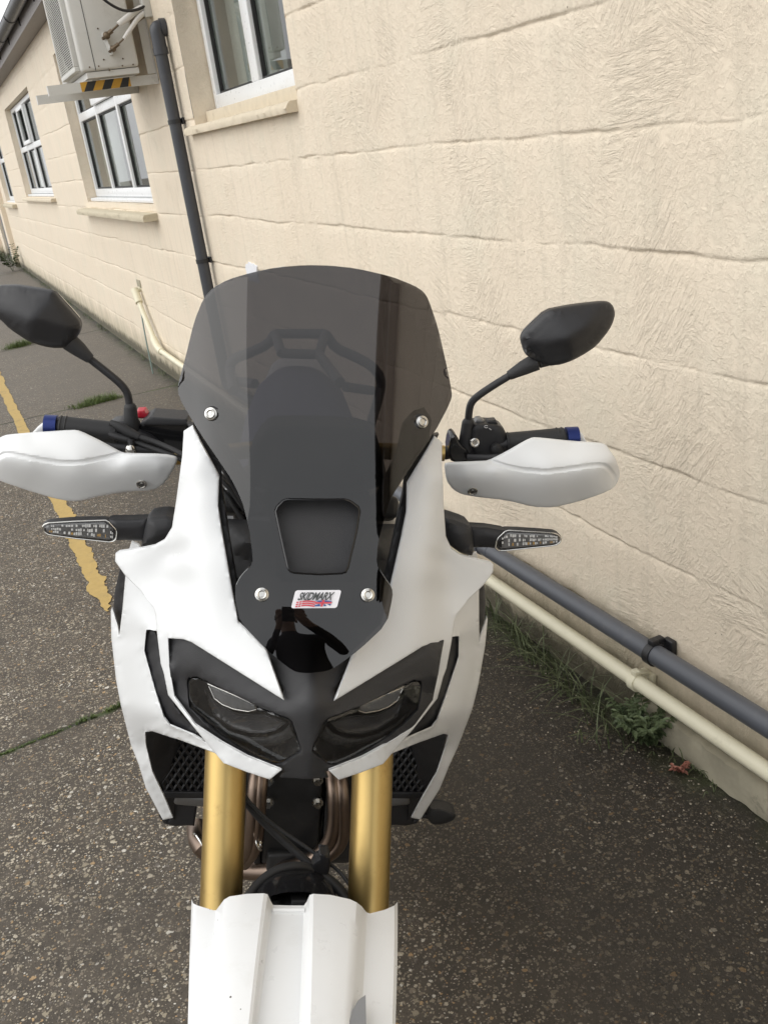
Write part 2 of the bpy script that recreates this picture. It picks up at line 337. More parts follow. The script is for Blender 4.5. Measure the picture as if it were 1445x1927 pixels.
def ground_mat():
    m, n, N, L, P = M_new('worn_aggregate_concrete')
    tc = N.new('ShaderNodeTexCoord'); V = tc.outputs['Object']
    sx = N.new('ShaderNodeSeparateXYZ'); L.new(V, sx.inputs[0]); X, Y = sx.outputs['X'], sx.outputs['Y']
    b1 = noise_n(N, L, V, 1.1, 8, .65); b2 = noise_n(N, L, V, 14, 10, .75)
    base = mixc(N, L, b1.outputs['Fac'], (.058, .047, .035), (.105, .087, .066))
    rb = ramp(N, [(.35, .62), (.65, 1.25)]); L.new(b2.outputs['Fac'], rb.inputs[0]); base = mixc(N, L, 1.0, base, rb.outputs[0], 'MULTIPLY')
    # damp area beside the wall, ragged outline
    dn = noise_n(N, L, V, 1.3, 6, .6)
    d1 = math_n(N, L, 'ADD', X, math_n(N, L, 'MULTIPLY', math_n(N, L, 'SUBTRACT', dn.outputs['Fac'], .5), 1.0))
    mr = N.new('ShaderNodeMapRange'); mr.interpolation_type = 'SMOOTHSTEP'; mr.inputs['From Min'].default_value = .25; mr.inputs['From Max'].default_value = .80; L.new(d1, mr.inputs['Value'])
    yr = N.new('ShaderNodeMapRange'); yr.inputs['From Min'].default_value = 7.5; yr.inputs['From Max'].default_value = 3.5; yr.inputs['To Min'].default_value = .5; L.new(Y, yr.inputs['Value'])
    damp = math_n(N, L, 'MULTIPLY', mr.outputs[0], yr.outputs[0], True)
    # stones: three sizes of voronoi chips
    def chips(scale, thr, keep, seedv):
        mp = N.new('ShaderNodeMapping'); mp.inputs['Location'].default_value = (seedv, seedv*2, 0); mp.inputs['Scale'].default_value = (1, 1, 0.0); L.new(V, mp.inputs[0])
        dd = N.new('ShaderNodeVectorMath'); dd.operation = 'ADD'; nn = noise_n(N, L, mp.outputs[0], scale*1.3, 2); sc = N.new('ShaderNodeVectorMath'); sc.operation = 'SCALE'; sc.inputs['Scale'].default_value = .95/scale
        L.new(nn.outputs['Color'], sc.inputs[0]); L.new(mp.outputs[0], dd.inputs[0]); L.new(sc.outputs[0], dd.inputs[1])
        v = N.new('ShaderNodeTexVoronoi'); v.inputs['Scale'].default_value = scale; L.new(dd.outputs[0], v.inputs['Vector'])
        r = ramp(N, [(thr, 1), (thr*1.2, 0)])
        s = N.new('ShaderNodeSeparateColor'); L.new(v.outputs['Color'], s.inputs[0])
        L.new(math_n(N, L, 'DIVIDE', v.outputs['Distance'], math_n(N, L, 'ADD', .35, math_n(N, L, 'MULTIPLY', s.outputs[2], .75))), r.inputs[0])
        k = math_n(N, L, 'LESS_THAN', s.outputs[0], keep)
        col = ramp(N, [(0, (.32, .275, .20)), (.3, (.52, .46, .36)), (.5, (.24, .20, .15)), (.75, (.46, .31, .16)), (.82, (.15, .13, .11)), (.93, (.70, .66, .58))], 'CONSTANT'); L.new(s.outputs[1], col.inputs[0])
        return math_n(N, L, 'MULTIPLY', r.outputs[0], k), col.outputs[0]
    hsum = None
    pat = noise_n(N, L, V, 3.0, 4); rpat = ramp(N, [(.35, .45), (.6, 1)]); L.new(pat.outputs['Fac'], rpat.inputs[0])
    for sc_, th, kp, sd_ in ((165, .44, .60, 1.3), (88, .42, .58, 3.1), (50, .38, .34, 7.7)):
        f, c = chips(sc_, th, kp, sd_)
        f = math_n(N, L, 'MULTIPLY', math_n(N, L, 'MULTIPLY', f, rpat.outputs[0]), math_n(N, L, 'SUBTRACT', 1.0, math_n(N, L, 'MULTIPLY', damp, .1)))
        base = mixc(N, L, f, base, c); hsum = f if hsum is None else math_n(N, L, 'ADD', hsum, f)
    # dark pits
    vp = N.new('ShaderNodeTexVoronoi'); vp.inputs['Scale'].default_value = 150; L.new(V, vp.inputs['Vector']); rp = ramp(N, [(.10, .35), (.25, 1)]); L.new(vp.outputs['Distance'], rp.inputs[0])
    base = mixc(N, L, 1.0, base, rp.outputs[0], 'MULTIPLY')
    wet = mixc(N, L, 1.0, base, (.34, .32, .29), 'MULTIPLY'); base = mixc(N, L, damp, base, wet)
    # smoother pale slabs farther along
    far = N.new('ShaderNodeMapRange'); far.inputs['From Min'].default_value = 5.5; far.inputs['From Max'].default_value = 8; far.inputs['To Max'].default_value = .45; L.new(Y, far.inputs['Value'])
    base = mixc(N, L, far.outputs[0], base, (.17, .155, .135))
    # slab joints with moss
    jn = noise_n(N, L, V, 9, 5, .7); jw = math_n(N, L, 'MULTIPLY', math_n(N, L, 'SUBTRACT', jn.outputs['Fac'], .5), .05)
    joint = None
    for a, b in ((2.822, .131), (7.31, -.01), (10.65, .15), (-1.6, .1), (15.2, .1), (20.0, .1)):
        q = math_n(N, L, 'SUBTRACT', math_n(N, L, 'SUBTRACT', Y, a), math_n(N, L, 'MULTIPLY', X, b))
        q = math_n(N, L, 'ABSOLUTE', math_n(N, L, 'ADD', q, jw))
        r = N.new('ShaderNodeMapRange'); r.inputs['From Min'].default_value = .018 if a < 9 else .03; r.inputs['From Max'].default_value = .004; L.new(q, r.inputs['Value'])
        joint = r.outputs[0] if joint is None else math_n(N, L, 'MAXIMUM', joint, r.outputs[0])
    mossn = noise_n(N, L, V, 5, 3); rm = ramp(N, [(.4, 0), (.6, 1)]); L.new(mossn.outputs['Fac'], rm.inputs[0])
    jc = mixc(N, L, rm.outputs[0], (.03, .028, .02), (.055, .075, .02)); base = mixc(N, L, joint, base, jc)
    # moss and dirt next to the wall foot
    q = math_n(N, L, 'ADD', X, math_n(N, L, 'MULTIPLY', jn.outputs['Fac'], .16)); r = N.new('ShaderNodeMapRange'); r.inputs['From Min'].default_value = 1.36; r.inputs['From Max'].default_value = 1.46; L.new(q, r.inputs['Value'])
    edge = math_n(N, L, 'MULTIPLY', r.outputs[0], .85)
    base = mixc(N, L, edge, base, mixc(N, L, rm.outputs[0], (.02, .018, .012), (.035, .045, .015)))
    L.new(base, P.inputs['Base Color'])
    ro = N.new('ShaderNodeMapRange'); ro.inputs['To Min'].default_value = .78; ro.inputs['To Max'].default_value = .5; L.new(damp, ro.inputs['Value']); L.new(ro.outputs[0], P.inputs['Roughness'])
    h = math_n(N, L, 'ADD', math_n(N, L, 'MULTIPLY', hsum, .5), math_n(N, L, 'MULTIPLY', b2.outputs['Fac'], 1.6))
    h = math_n(N, L, 'SUBTRACT', h, math_n(N, L, 'MULTIPLY', joint, 2.5)); h = math_n(N, L, 'ADD', h, math_n(N, L, 'MULTIPLY', rp.outputs[0], .4))
    L.new(bump_n(N, L, h, .8, .004), P.inputs['Normal']); return m
MT['ground'] = ground_mat()
MT['yellow'] = simple('worn_yellow_paint', (.43, .30, .10), .7, var=.16, vscale=30, bump=.6, bscale=120, dirt=(.16, .13, .08), dirt_amt=.7)
def leaf_mat(name, a, b):
    m, n, N, L, P = M_new(name); v = coord(N, L); t = noise_n(N, L, v, 22, 3)
    r = ramp(N, [(.3, a), (.7, b)]); L.new(t.outputs['Fac'], r.inputs[0]); L.new(r.outputs[0], P.inputs['Base Color']); P.inputs['Roughness'].default_value = .6
    return m
MT['grass'] = leaf_mat('weed_grass_blade', (.05, .07, .025), (.17, .19, .10))
MT['moss'] = leaf_mat('moss_green', (.05, .08, .015), (.12, .17, .04))
MT['leaf'] = leaf_mat('weed_leaf', (.055, .08, .035), (.13, .165, .075))
MT['redleaf'] = leaf_mat('red_weed_leaf', (.28, .10, .07), (.36, .17, .12))
MT['pebble'] = leaf_mat('pebble_stone', (.20, .17, .13), (.48, .42, .33))

# ------------------------------------------------------------------ picture rays -> world points on real planes
def ray(px, py): return CR @ np.array([px-CX, CY-py, -F])
CAM = np.array([0, 0, HC])
def gp(px, py, z=0.0): r = ray(px, py); return CAM+r*((z-HC)/r[2])
WX = 1.397
def wp(px, py, x=WX): r = ray(px, py); return CAM+r*(x/r[0])
def yp(px, py, y): r = ray(px, py); return CAM+r*(y/r[1])

# ================================================================== SETTING
me = MB()
xs = [-60, -8, -3, -1, 0, 1, 1.45, 40]; ys = [-60, -6, -1, 0, 2, 4, 8, 14, 30, 120]
v = [(x, y, 0) for y in ys for x in xs]; nx = len(xs)
f = [(j*nx+i, j*nx+i+1, (j+1)*nx+i+1, (j+1)*nx+i) for j in range(len(ys)-1) for i in range(nx-1)]
me.add(v, f); tag(me.build('ground', MT['ground']), kind='structure')

# yellow painted line with worn ragged edges, turning a corner beside the motorcycle
def ragged_line():
    b = MB(); n = 420
    def nz(a, c, s): return mnoise.noise(Vector((a*s, c, 3.3)))
    L_, R2 = [], []
    for i in range(n):
        y = 3.58+(14-3.58)*(i/(n-1))**1.6
        wear = 1.0 if y < 4.9 else .35
        xl = .125+.05*max(0, min(1, (9-y)/4)) + .010*nz(y, 0, 6)+.008*wear*nz(y, 1, 30)+.018*wear*nz(y, 5, 9)
        xr = xl + .070 + .012*nz(y, 2, 9)+.010*wear*nz(y, 3, 36)+.024*wear*nz(y, 7, 8)
        if y < 3.80: xl += (3.80-y)*.2
        L_.append((xl, y, .004)); R2.append((xr, y, .004))
    v = []
    for a, c in zip(L_, R2): v += [a, c]
    f = [(2*i, 2*i+1, 2*i+3, 2*i+2) for i in range(n-1)]
    b.add(v, f)
    m = 160; v = []
    for i in range(m):
        x = .262+(1.1-.262)*i/(m-1)
        v += [(x, 3.60+.012*nz(x, 11, 30), .004), (x, 3.715+.012*nz(x, 12, 34), .004)]
    b.add(v, [(2*i, 2*i+1, 2*i+3, 2*i+2) for i in range(m-1)])
    return b
tag(ragged_line().build('road_marking', MT['yellow'], sharp=None), kind='structure')

# ------------------------------------------------------------------ block building
bld = empty('painted_block_building', (WX, 0, 0))
tag(bld, 'long cream painted blockwork building with white windows along the lane', 'building')
def W_(v): return [(p[0]-WX, p[1], p[2]) for p in v]       # world -> building local
OPEN = [(3.79, 5.40, 1.748, 2.62), (6.905, 9.95, 1.335, 2.62), (12.60, 16.15, 1.375, 2.60), (18.6, 20.6, 1.27, 2.6), (23.5, 24.9, 0.0, 2.15)]
YEND, ZTOP = 34.0, 3.05
JZ = [1.785+.252*k for k in range(-7, 6)]
def axis(a, b, fn, extra):
    out = [a]; c = a
    while c < b: c += fn(c); out.append(c)
    out = [q for q in out if q < b]+[b]
    out = [q for q in out if all(abs(q-e) > .5*fn(q) for e in extra)]+[e for e in extra if a <= e <= b]
    return np.array(sorted(set(out)))
ysw = axis(-3.5, YEND, lambda y: .05 if y < .7 else (.012 if y < 3 else .012*(y/3)**1.4), [q for o in OPEN for q in o[:2]])
zsw = axis(0, ZTOP, lambda z: (.0032 if min(abs(z-q) for q in JZ) < .035 else .012) if z < 2.1 else .014, [q for o in OPEN for q in o[2:] if q > 0])
YY, ZZ = np.meshgrid(ysw, zsw, indexing='ij')
def wall_disp():
    D = np.zeros_like(YY)
    pts = []
    rs = np.random.RandomState(5)
    # smooth value noise via sums of sines is too regular; use mathutils noise on a coarse lattice
    for i, y in enumerate(ysw):
        for j, z in enumerate(zsw):
            pts.append(0)
    ny, nz_ = len(ysw), len(zsw)
    wob = np.array([[mnoise.noise(Vector((y*1.1, k*3.7, 0)))*.014+mnoise.noise(Vector((y*5, k*3.7, 9)))*.008+mnoise.noise(Vector((y*19, k*3.7, 9)))*.004+mnoise.noise(Vector((y*45, k*3.7, 9)))*.0022 for k in range(len(JZ))] for y in ysw])
    dep = np.array([[.45+.75*mnoise.noise(Vector((y*1.6, k*5.1, 4)))+.6*mnoise.noise(Vector((y*8, k*5.1, 4)))+.3*mnoise.noise(Vector((y*30, k*5.1, 4))) for k in range(len(JZ))] for y in ysw])
    for k, jz in enumerate(JZ):
        d = (ZZ-(jz+wob[:, k:k+1]))
        wd = .0052
        a = np.clip(dep[:, k:k+1]+.15, .10, 1.4)
        D += .0050*a*np.where(d > 0, np.exp(-(d/.0042)**2), np.exp(-np.abs(d/.020)**1.3))
        D += .0025*a*np.exp(-(d/.0040)**2)
    BL = .455
    edges = [-10.0]+JZ+[10.0]
    for k in range(len(edges)-1):
        m = (ZZ > edges[k]) & (ZZ <= edges[k+1])
        off = BL*.5*(k % 2)+.03*rs.rand()
        ph = (YY-off) % BL; ph = np.minimum(ph, BL-ph)
        amp = .0034*(0.3+rs.rand())
        D += np.where(m, amp*np.exp(-(ph/.010)**2), 0)
        cell = np.floor((YY-off)/BL).astype(int)
        hsh = ((np.sin(cell*12.9898+k*78.233)*43758.5453) % 1.0)-.5
        D += np.where(m, hsh*.0022, 0)
    return D
DD = wall_disp()
und = np.array([[mnoise.noise(Vector((y*1.7, z*2.3, 1)))*.0022 + mnoise.noise(Vector((y*6, z*8, 2)))*.0008 for z in zsw[::6]] for y in ysw])
und = np.array([np.interp(zsw, zsw[::6], r) for r in und])
XX = DD+und
edge_mask = np.zeros_like(XX)
vw = np.stack([XX, YY, ZZ], -1).reshape(-1, 3); nzw = len(zsw)
fw = []
yc_, zc_ = .5*(ysw[1:]+ysw[:-1]), .5*(zsw[1:]+zsw[:-1])
for i in range(len(ysw)-1):
    for j in range(nzw-1):
        if any(o[0] < yc_[i] < o[1] and o[2] < zc_[j] < o[3] for o in OPEN): continue
        fw.append((i*nzw+j, i*nzw+j+1, (i+1)*nzw+j+1, (i+1)*nzw+j))
mk('wall', vw, fw, MT['wall'], bld, sharp=None)
# reveals of the openings (rough plaster returns)
for (a, b_, c, d) in OPEN:
    rv = MB()
    D0 = .22
    for (p, q) in (((a, c), (a, d)), ((b_, d), (b_, c)), ((a, d), (b_, d)), ((b_, c), (a, c))):
        n = 24; v = []
        for i in range(n+1):
            t = i/n; y = p[0]+(q[0]-p[0])*t; z = p[1]+(q[1]-p[1])*t
            for k in range(7):
                u = k/6; r = .004*mnoise.noise(Vector((y*9, z*9, u*3)))*(1 if 0 < k else .0)
                x = .0015+D0*u
                v.append((x, y+(r if abs(p[0]-q[0]) < .01 else 0), z+(r if abs(p[0]-q[0]) > .01 else 0)))
        rv.add(v, [(i*7+k, (i+1)*7+k, (i+1)*7+k+1, i*7+k+1) for i in range(n) for k in range(6)])
    rv.build('reveal', MT['wall'], bld, sharp=None)
# plinth at the wall foot
def rough_slab(x0, x1, y0, y1, z0, z1, ny, amp, mat, name, parent, seed=0):
    prof = [(x1, z0), (x0, z0), (x0-.004, (z0+z1)/2), (x0+.004, z1-.006), (x0+.014, z1), (x1, z1)]
    v = []; m = len(prof)
    for i in range(ny+1):
        y = y0+(y1-y0)*i/ny
        for k, (x, z) in enumerate(prof):
            a = amp*mnoise.noise(Vector((y*7, k*2.2+seed, 1)))+amp*.6*mnoise.noise(Vector((y*25, k*2.2+seed, 1)))
            v.append((x+(a if 0 < k < 5 else 0), y, z+(a*.7 if 1 < k < 5 else 0)))
    f = [(i*m+k, (i+1)*m+k, (i+1)*m+(k+1) % m, i*m+(k+1) % m) for i in range(ny) for k in range(m)]
    f += [tuple(range(m)), tuple(ny*m+k for k in reversed(range(m)))]
    return mk(name, v, f, mat, parent, 50)
rough_slab(-.028, .06, -3, 1.83, .002, .095, 300, .009, MT['plinth'], 'plinth', bld)
# sills
rough_slab(-.04, .12, 3.80, 5.50, 1.708, 1.750, 90, .006, MT['sillpaint'], 'window_sill', bld, 3)
rough_slab(-.10, .14, 6.86, 10.15, 1.232, 1.280, 90, .007, MT['stone'], 'window_sill', bld, 5)
rough_slab(-.06, .14, 12.5, 16.3, 1.325, 1.365, 40, .003, MT['sillpaint'], 'window_sill', bld, 7)
rough_slab(-.08, .14, 18.4, 20.7, 1.19, 1.25, 20, .004, MT['stone'], 'window_sill', bld, 9)

def window(a, b, c, d, depth, cols, tlev=None, opener=None, blind=0.5, mw=.028):
    fr = empty('window', (depth, 0, 0), bld)
    FW = .055
    m = MB()
    def bar(y0, y1, z0, z1, x0=-.03, x1=.04, bev=.006): m.box(((x0+x1)/2, (y0+y1)/2, (z0+z1)/2), (x1-x0, y1-y0, z1-z0), bev=bev)
    bar(a, a+FW, c, d); bar(b-FW, b, c, d); bar(a+FW, b-FW, c, c+FW*1.25); bar(a+FW, b-FW, d-FW, d)
    cs = [a]+cols+[b]
    for q in cols: bar(q-mw, q+mw, c+FW*1.25, d-FW, -.026, .036)
    if tlev:
        for i in range(len(cs)-1):
            bar(cs[i]+.029, cs[i+1]-.029, tlev-.035, tlev+.035, -.024, .034)
    if opener is not None:
        y0, y1 = cs[opener]+.03, cs[opener+1]-.03; z0, z1 = (tlev or c)+.036, d-FW
        for (p, q, r, s) in ((y0, y0+.05, z0, z1), (y1-.05, y1, z0, z1), (y0+.05, y1-.05, z0, z0+.05), (y0+.05, y1-.05, z1-.05, z1)): bar(p, q, r, s, -.055, -.026)
    m.build('frame', MT['upvc'], fr)
    s = MB()
    for i in range(len(cs)-1):
        zs = [(c+FW*1.25, d-FW)] if not tlev else [(c+FW*1.25, tlev-.035), (tlev+.035, d-FW)]
        for (z0, z1) in zs:
            y0, y1 = cs[i]+(FW if i == 0 else mw), cs[i+1]-(FW if i == len(cs)-2 else mw)
            e = .012
            for (p, q, r, t) in ((y0, y0+e, z0, z1), (y1-e, y1, z0, z1), (y0+e, y1-e, z0, z0+e), (y0+e, y1-e, z1-e, z1)):
                s.box((.004, (p+q)/2, (r+t)/2), (.02, q-p, t-r))
    s.build('seal', MT['seal'], fr)
    one('box', (.012, (a+b)/2, (c+d)/2), (.006, b-a-.06, d-c-.06)).build('pane', MT['glass'], fr)
    # room behind
    r = MB(); D = .42
    y0, y1, z0, z1 = a+.002, b-.002, c+.002, d-.002
    v = [(.05, y0, z0), (.05, y1, z0), (.05, y1, z1), (.05, y0, z1), (D, y0, z0), (D, y1, z0), (D, y1, z1), (D, y0, z1)]
    r.add(v, [(4, 5, 6, 7), (0, 4, 7, 3), (1, 2, 6, 5), (0, 1, 5, 4), (3, 7, 6, 2)])
    r.build('room_lining', MT['room'], fr)
    bl = MB()
    n = int((b-a)*blind/.09)
    for i in range(max(n, 1)):
        y = b-.09-i*.09
        bl.box((.12, y, (c+d)/2), (.004, .078, d-c-.12), Matrix.Rotation(R_(24), 3, 'Z'))
    bl.build('blind', MT['blind'], fr)
    one('box', (-.035, (a+b)/2, c-(.018 if mw < .05 else .034)), (.11, b-a-.004, .028 if mw < .05 else .060), bev=.005).build('drip_sill', MT['upvc'] if mw < .05 else MT['sillpaint'], fr)
    return fr
window(3.80, 5.39, 1.815, 2.61, .155, [4.66], blind=.5, mw=.055)
window(6.915, 9.94, 1.37, 2.61, .12, [8.0, 8.97], tlev=2.07, opener=1, blind=.3)
window(12.61, 16.14, 1.41, 2.59, .11, [14.25, 15.2], tlev=2.02, opener=1, blind=.3)
window(18.61, 20.59, 1.30, 2.59, .10, [19.6], tlev=2.0, blind=.2)
dr = MB(); dr.box((.08, 24.2, 1.07), (.05, 1.38, 2.14), bev=.004); dr.build('door', MT['greydoor'], bld)
# roof, fascia, gutter
fa = MB(); fa.box((-.145, (YEND-3.5)/2, 2.965), (.03, YEND+3.5, .16)); fa.box((-.065, (YEND-3.5)/2, 2.893), (.13, YEND+3.5, .012)); fa.build('fascia', MT['fascia'], bld)
rf = MB(); rf.add([(-.26, -3.6, 3.08), (-.26, YEND+.1, 3.08), (4, YEND+.1, 4.6), (4, -3.6, 4.6), (-.26, -3.6, 3.04), (-.26, YEND+.1, 3.04), (4, YEND+.1, 4.56), (4, -3.6, 4.56)],
       [(0, 3, 2, 1), (4, 5, 6, 7), (0, 1, 5, 4), (2, 3, 7, 6), (1, 2, 6, 5), (0, 4, 7, 3)]); rf.build('roof', MT['roof'], bld)
gt = MB()
def halfpipe(b, x, z, y0, y1, r, segs=12, th=.004):
    v = []
    for y in (y0, y1):
        for k in range(segs+1):
            a = math.pi+math.pi*k/segs
            v.append((x+r*math.cos(a), y, z+r*math.sin(a)))
        for k in range(segs, -1, -1):
            a = math.pi+math.pi*k/segs
            v.append((x+(r-th)*math.cos(a), y, z+(r-th)*math.sin(a)))
    m = 2*(segs+1)
    b.add(v, [(k, (k+1) % m, m+(k+1) % m, m+k) for k in range(m)]+[tuple(range(m))[::-1], tuple(range(m, 2*m))])
halfpipe(gt, -.228, 3.03, -3.5, YEND, .062)
for k in range(24):
    y = -2.6+k*1.3
    halfpipe(gt, -.228, 3.03, y, y+.05, .068)
    gt.box((-.165, y+.025, 2.985), (.012, .03, .09))
gt.build('gutter', MT['gutter'], bld)
# far return of the building side (a shallow buttress near the end)
for yb_ in (21.75, 26.2): one('box', (-.04, yb_, 1.43), (.10, .5, 2.86)).build('buttress', MT['wall'], bld)
# bare plaster patch on the wall near the screen
def patch(name, cpx, rx, rz, mat, parent, seed):
    c = wp(*cpx); n = 40; v = [(-.007, c[1], c[2])]
    for k in range(n):
        a = 2*math.pi*k/n; q = 1+.35*mnoise.noise(Vector((math.cos(a)*2, math.sin(a)*2, seed)))
        sq = 1/max(abs(math.cos(a)), abs(math.sin(a)))**.7
        v.append((-.0055, c[1]+rx*q*sq*math.cos(a), c[2]+rz*q*sq*math.sin(a)))
    b = len(v); v += [(.01, p[1], p[2]) for p in v[1:]]
    f = [(0, 1+k, 1+(k+1) % n) for k in range(n)]+[(1+k, b+k, b+(k+1) % n, 1+(k+1) % n) for k in range(n)]
    mk(name, v, f, mat, parent, 60)
patch('bare_patch', (476, 512), .095, .045, MT['whitepatch'], bld, 3)

# ------------------------------------------------------------------ pipes on the wall
def wall_clip(b, c, ax, r, m=0, base=.03):
    c = Vector(c); ax = Vector(ax).normalized()
    b.tube([c-ax*.011, c+ax*.011], r+.004, seg=28, m=m)
    side = Vector((0, 1, 0)) if abs(ax.z) > .5 else Vector((0, 0, 1))
    b.box(c+Vector(((WX-c.x)/2+.002, 0, 0))+side*.0, (WX-c.x-.002, .026 if abs(ax.z) < .5 else .02, .022), bev=.002, m=m)
    b.box(Vector((WX-.008, c.y, c.z)), (.014, .05, .034), bev=.003, m=m)
    b.box(c+side*(r+.008)-ax*0, (.02, .02, .016) if abs(ax.z) < .5 else (.02, .016, .02), bev=.002, m=m)
gp0 = empty('waste_pipe', (WX-.05, 5.6, 0))
tag(gp0, 'slate grey plastic pipe dropping beside the nearest window and running above the cream pipe', 'pipe')
def LOC(root, b, name, mat, parent=None, sharp=35):
    off = Vector(root.location); b.v = [tuple(Vector(p)-off) for p in b.v]
    return b.build(name, mat, parent or root, sharp)
xp = WX-.052
top = wp(305, 62, xp); el = wp(392, 545, xp)
pv = MB(); yv = 5.62
pv.tube([(xp, yv, 2.17), (xp, yv, .40)], .0335, seg=32); LOC(gp0, pv, 'vertical_pipe', MT['pipe_dark'])
pe = MB(); pe.tube([(WX+.02, yv, 2.255), (xp+.03, yv, 2.255), (xp, yv, 2.255), (xp, yv, 2.21), (xp, yv, 2.14)], .037, seg=28, smooth=3)
pe.tube([(xp, yv, 2.16), (xp, yv, 2.125)], .040, seg=28); pe.tube([(WX-.03, yv, 2.255), (WX-.004, yv, 2.255)], .045, seg=24)
LOC(gp0, pe, 'elbow', MT['pipe_dark'])
ph = MB(); ph.tube([(xp, yv, .45), (xp, yv, .33), (xp, yv-.02, .30), (xp, yv-.16, .297)], .034, seg=28, smooth=2)
LOC(gp0, ph, 'elbow', MT['pipe_grey'])
ph = MB(); ph.tube([(xp, yv-.1, .297), (xp, -2.5, .290)], .0262, seg=36)
LOC(gp0, ph, 'long_pipe', MT['pipe_grey'])
ph = MB(); yj = 2.55; ph.tube([(xp, yj+.10, .295), (xp, yj, .295)], .0305, seg=32); ph.tube([(xp, yj-.0, .295), (xp, yj-.056, .295)], .0268, seg=32)
LOC(gp0, ph, 'coupling', MT['pipe_grey'])
for z in (1.79, 1.04):
    c = MB(); wall_clip(c, (xp, yv, z), (0, 0, 1), .0335); LOC(gp0, c, 'pipe_clip', MT['black_matte'])
for y in (1.70, 4.2):
    c = MB(); wall_clip(c, (xp, y, .292), (0, 1, 0), .0262); c.box((xp+.014, y+.006, .292+.031), (.04, .02, .014), bev=.003); c.box((WX-.010, y-.012, .300), (.016, .034, .05), bev=.003); LOC(gp0, c, 'pipe_clip', MT['black_matte'])

cp0 = empty('overflow_pipe', (WX-.05, 8.1, 0))
tag(cp0, 'cream painted pipe leaving a broken hole in the wall and running lowest along its foot', 'pipe')
xq = WX-.048
P_ = [wp(258, 548, WX-.02), wp(265, 570, xq), wp(300, 662, xq)]
b = MB(); z1 = .175
b.tube([(WX+.06, 8.16, .66), (WX-.03, 8.16, .655), (xq, 8.15, .61), (xq, 7.75, .27), (xq, 7.68, .235), (xq, 7.55, .225), (xq, 2.6, .168), (xq, -2.5, .165)], .0205, seg=30, smooth=1)
LOC(cp0, b, 'long_pipe', MT['pipe_cream'])
b = MB(); b.tube([(xq, 8.16, .66), (xq, 8.08, .56)], .031, seg=24); LOC(cp0, b, 'fitting', MT['pipe_cream']); b = MB(); b.tube([(xq, 7.80, .30), (xq, 7.70, .238), (xq, 7.56, .225)], .028, seg=24, smooth=1)
LOC(cp0, b, 'fitting', MT['pipe_cream'])
for y in (1.78, 4.6): c = MB(); wall_clip(c, (xq, y, .167), (0, 1, 0), .0205); c.box((xq+.02, y-.004, .167+.026), (.045, .018, .007), Matrix.Rotation(R_(25), 3, 'Y'), bev=.002); LOC(cp0, c, 'pipe_clip', MT['pipe_cream'])
c = MB(); c.tube([(xq+.015, 8.13, .60), (xq-.03, 7.98, .32), (xq-.045, 7.92, .0)], .006, seg=8, smooth=2); LOC(cp0, c, 'thin_hose', simple('grey_green_hose', (.18, .24, .22), .5))
# slab for the broken hole round the pipe; plinth colour painted as its shadow
h = MB(); h.box((.0, 8.17, .70), (.010, .15, .06), bev=.002)
h.build('hole_shadow_slab', MT['plinth'], bld)

# ------------------------------------------------------------------ air conditioner on brackets
ac = empty('air_conditioner', (WX, 6.0, 2.1)); tag(ac, 'weathered cream air conditioner unit on wall brackets above the middle window', 'air conditioner')
AY0, AY1, AZ0, AZ1, AX0, AX1 = 5.93, 6.78, 2.085, 2.72, .965, 1.285
def A_(b, name, mat, parent=None): return LOC(ac, b, name, mat, parent)
ACL = ac
b = MB(); b.box(((AX0+AX1)/2, (AY0+AY1)/2, (AZ0+AZ1)/2+.012), (AX1-AX0, AY1-AY0, AZ1-AZ0-.024), bev=.018)
b.box(((AX0+AX1)/2+.01, (AY0+AY1)/2, AZ0+.006), (AX1-AX0-.03, AY1-AY0-.03, .03)); A_(b, 'casing', MT['acwhite'])
b = MB(); cyy, czz, rr = AY0+.36, AZ0+.32, .25
for (y0, y1, z0, z1) in ((AY0+.06, AY1-.2, AZ0+.035, AZ0+.06), (AY0+.06, AY1-.2, AZ1-.06, AZ1-.035), (AY0+.06, AY0+.085, AZ0+.06, AZ1-.06), (AY1-.225, AY1-.2, AZ0+.06, AZ1-.06)):
    b.box((AX0-.012, (y0+y1)/2, (z0+z1)/2), (.03, y1-y0, z1-z0), bev=.004)
for k in range(46):
    z = AZ0+.065+k*.0112; b.box((AX0-.020, AY0+.355, z), (.003, .54, .0035))
for k in range(9):
    b.box((AX0-.016, AY0+.10+k*.065, AZ0+.32), (.004, .004, .5))
A_(b, 'fan_grille', MT['acgrille'])
b = MB()
v = [(AX0-.0015, cyy, czz)]; n = 40
for k in range(n): v.append((AX0-.0015, cyy+rr*math.cos(2*math.pi*k/n), czz+rr*math.sin(2*math.pi*k/n)))
b.add(v, [(0, 1+k, 1+(k+1) % n) for k in range(n)]); A_(b, 'fan_shade_disc', MT['void'])  # flat black disc; shade inside the fan opening put into its colour
# end panel details: seam, service plate, valves, screws
b = MB(); b.box((AX0+.075, AY0-.0005, (AZ0+AZ1)/2), (.003, .003, AZ1-AZ0-.05)); A_(b, 'seam', MT['black_matte'])
b = MB(); b.tube([(1.12, AY0-.010, 2.29), (1.145, AY0-.010, 2.18)], .032, seg=20, flat=.35); b.tube([(1.12, AY0-.010, 2.29), (1.145, AY0-.010, 2.18)], .030, seg=20, flat=.4); A_(b, 'valve_plate', MT['acwhite'])
b = MB()
for (x, z, s) in ((1.128, 2.272, 1), (1.148, 2.205, .85)):
    b.tube([(x, AY0-.002, z), (x, AY0-.05*s, z)], .014*s, seg=6); b.ball((x+.002, AY0-.05*s, z), .02*s); b.tube([(x, AY0-.05, z), (x+.035, AY0-.055, z+.02)], .0135*s, seg=6)
    b.tube([(x-.002, AY0-.035, z-.004), (x-.022, AY0-.04, z-.014)], .009*s, seg=6)
A_(b, 'valve', MT['brass'])
b = MB()
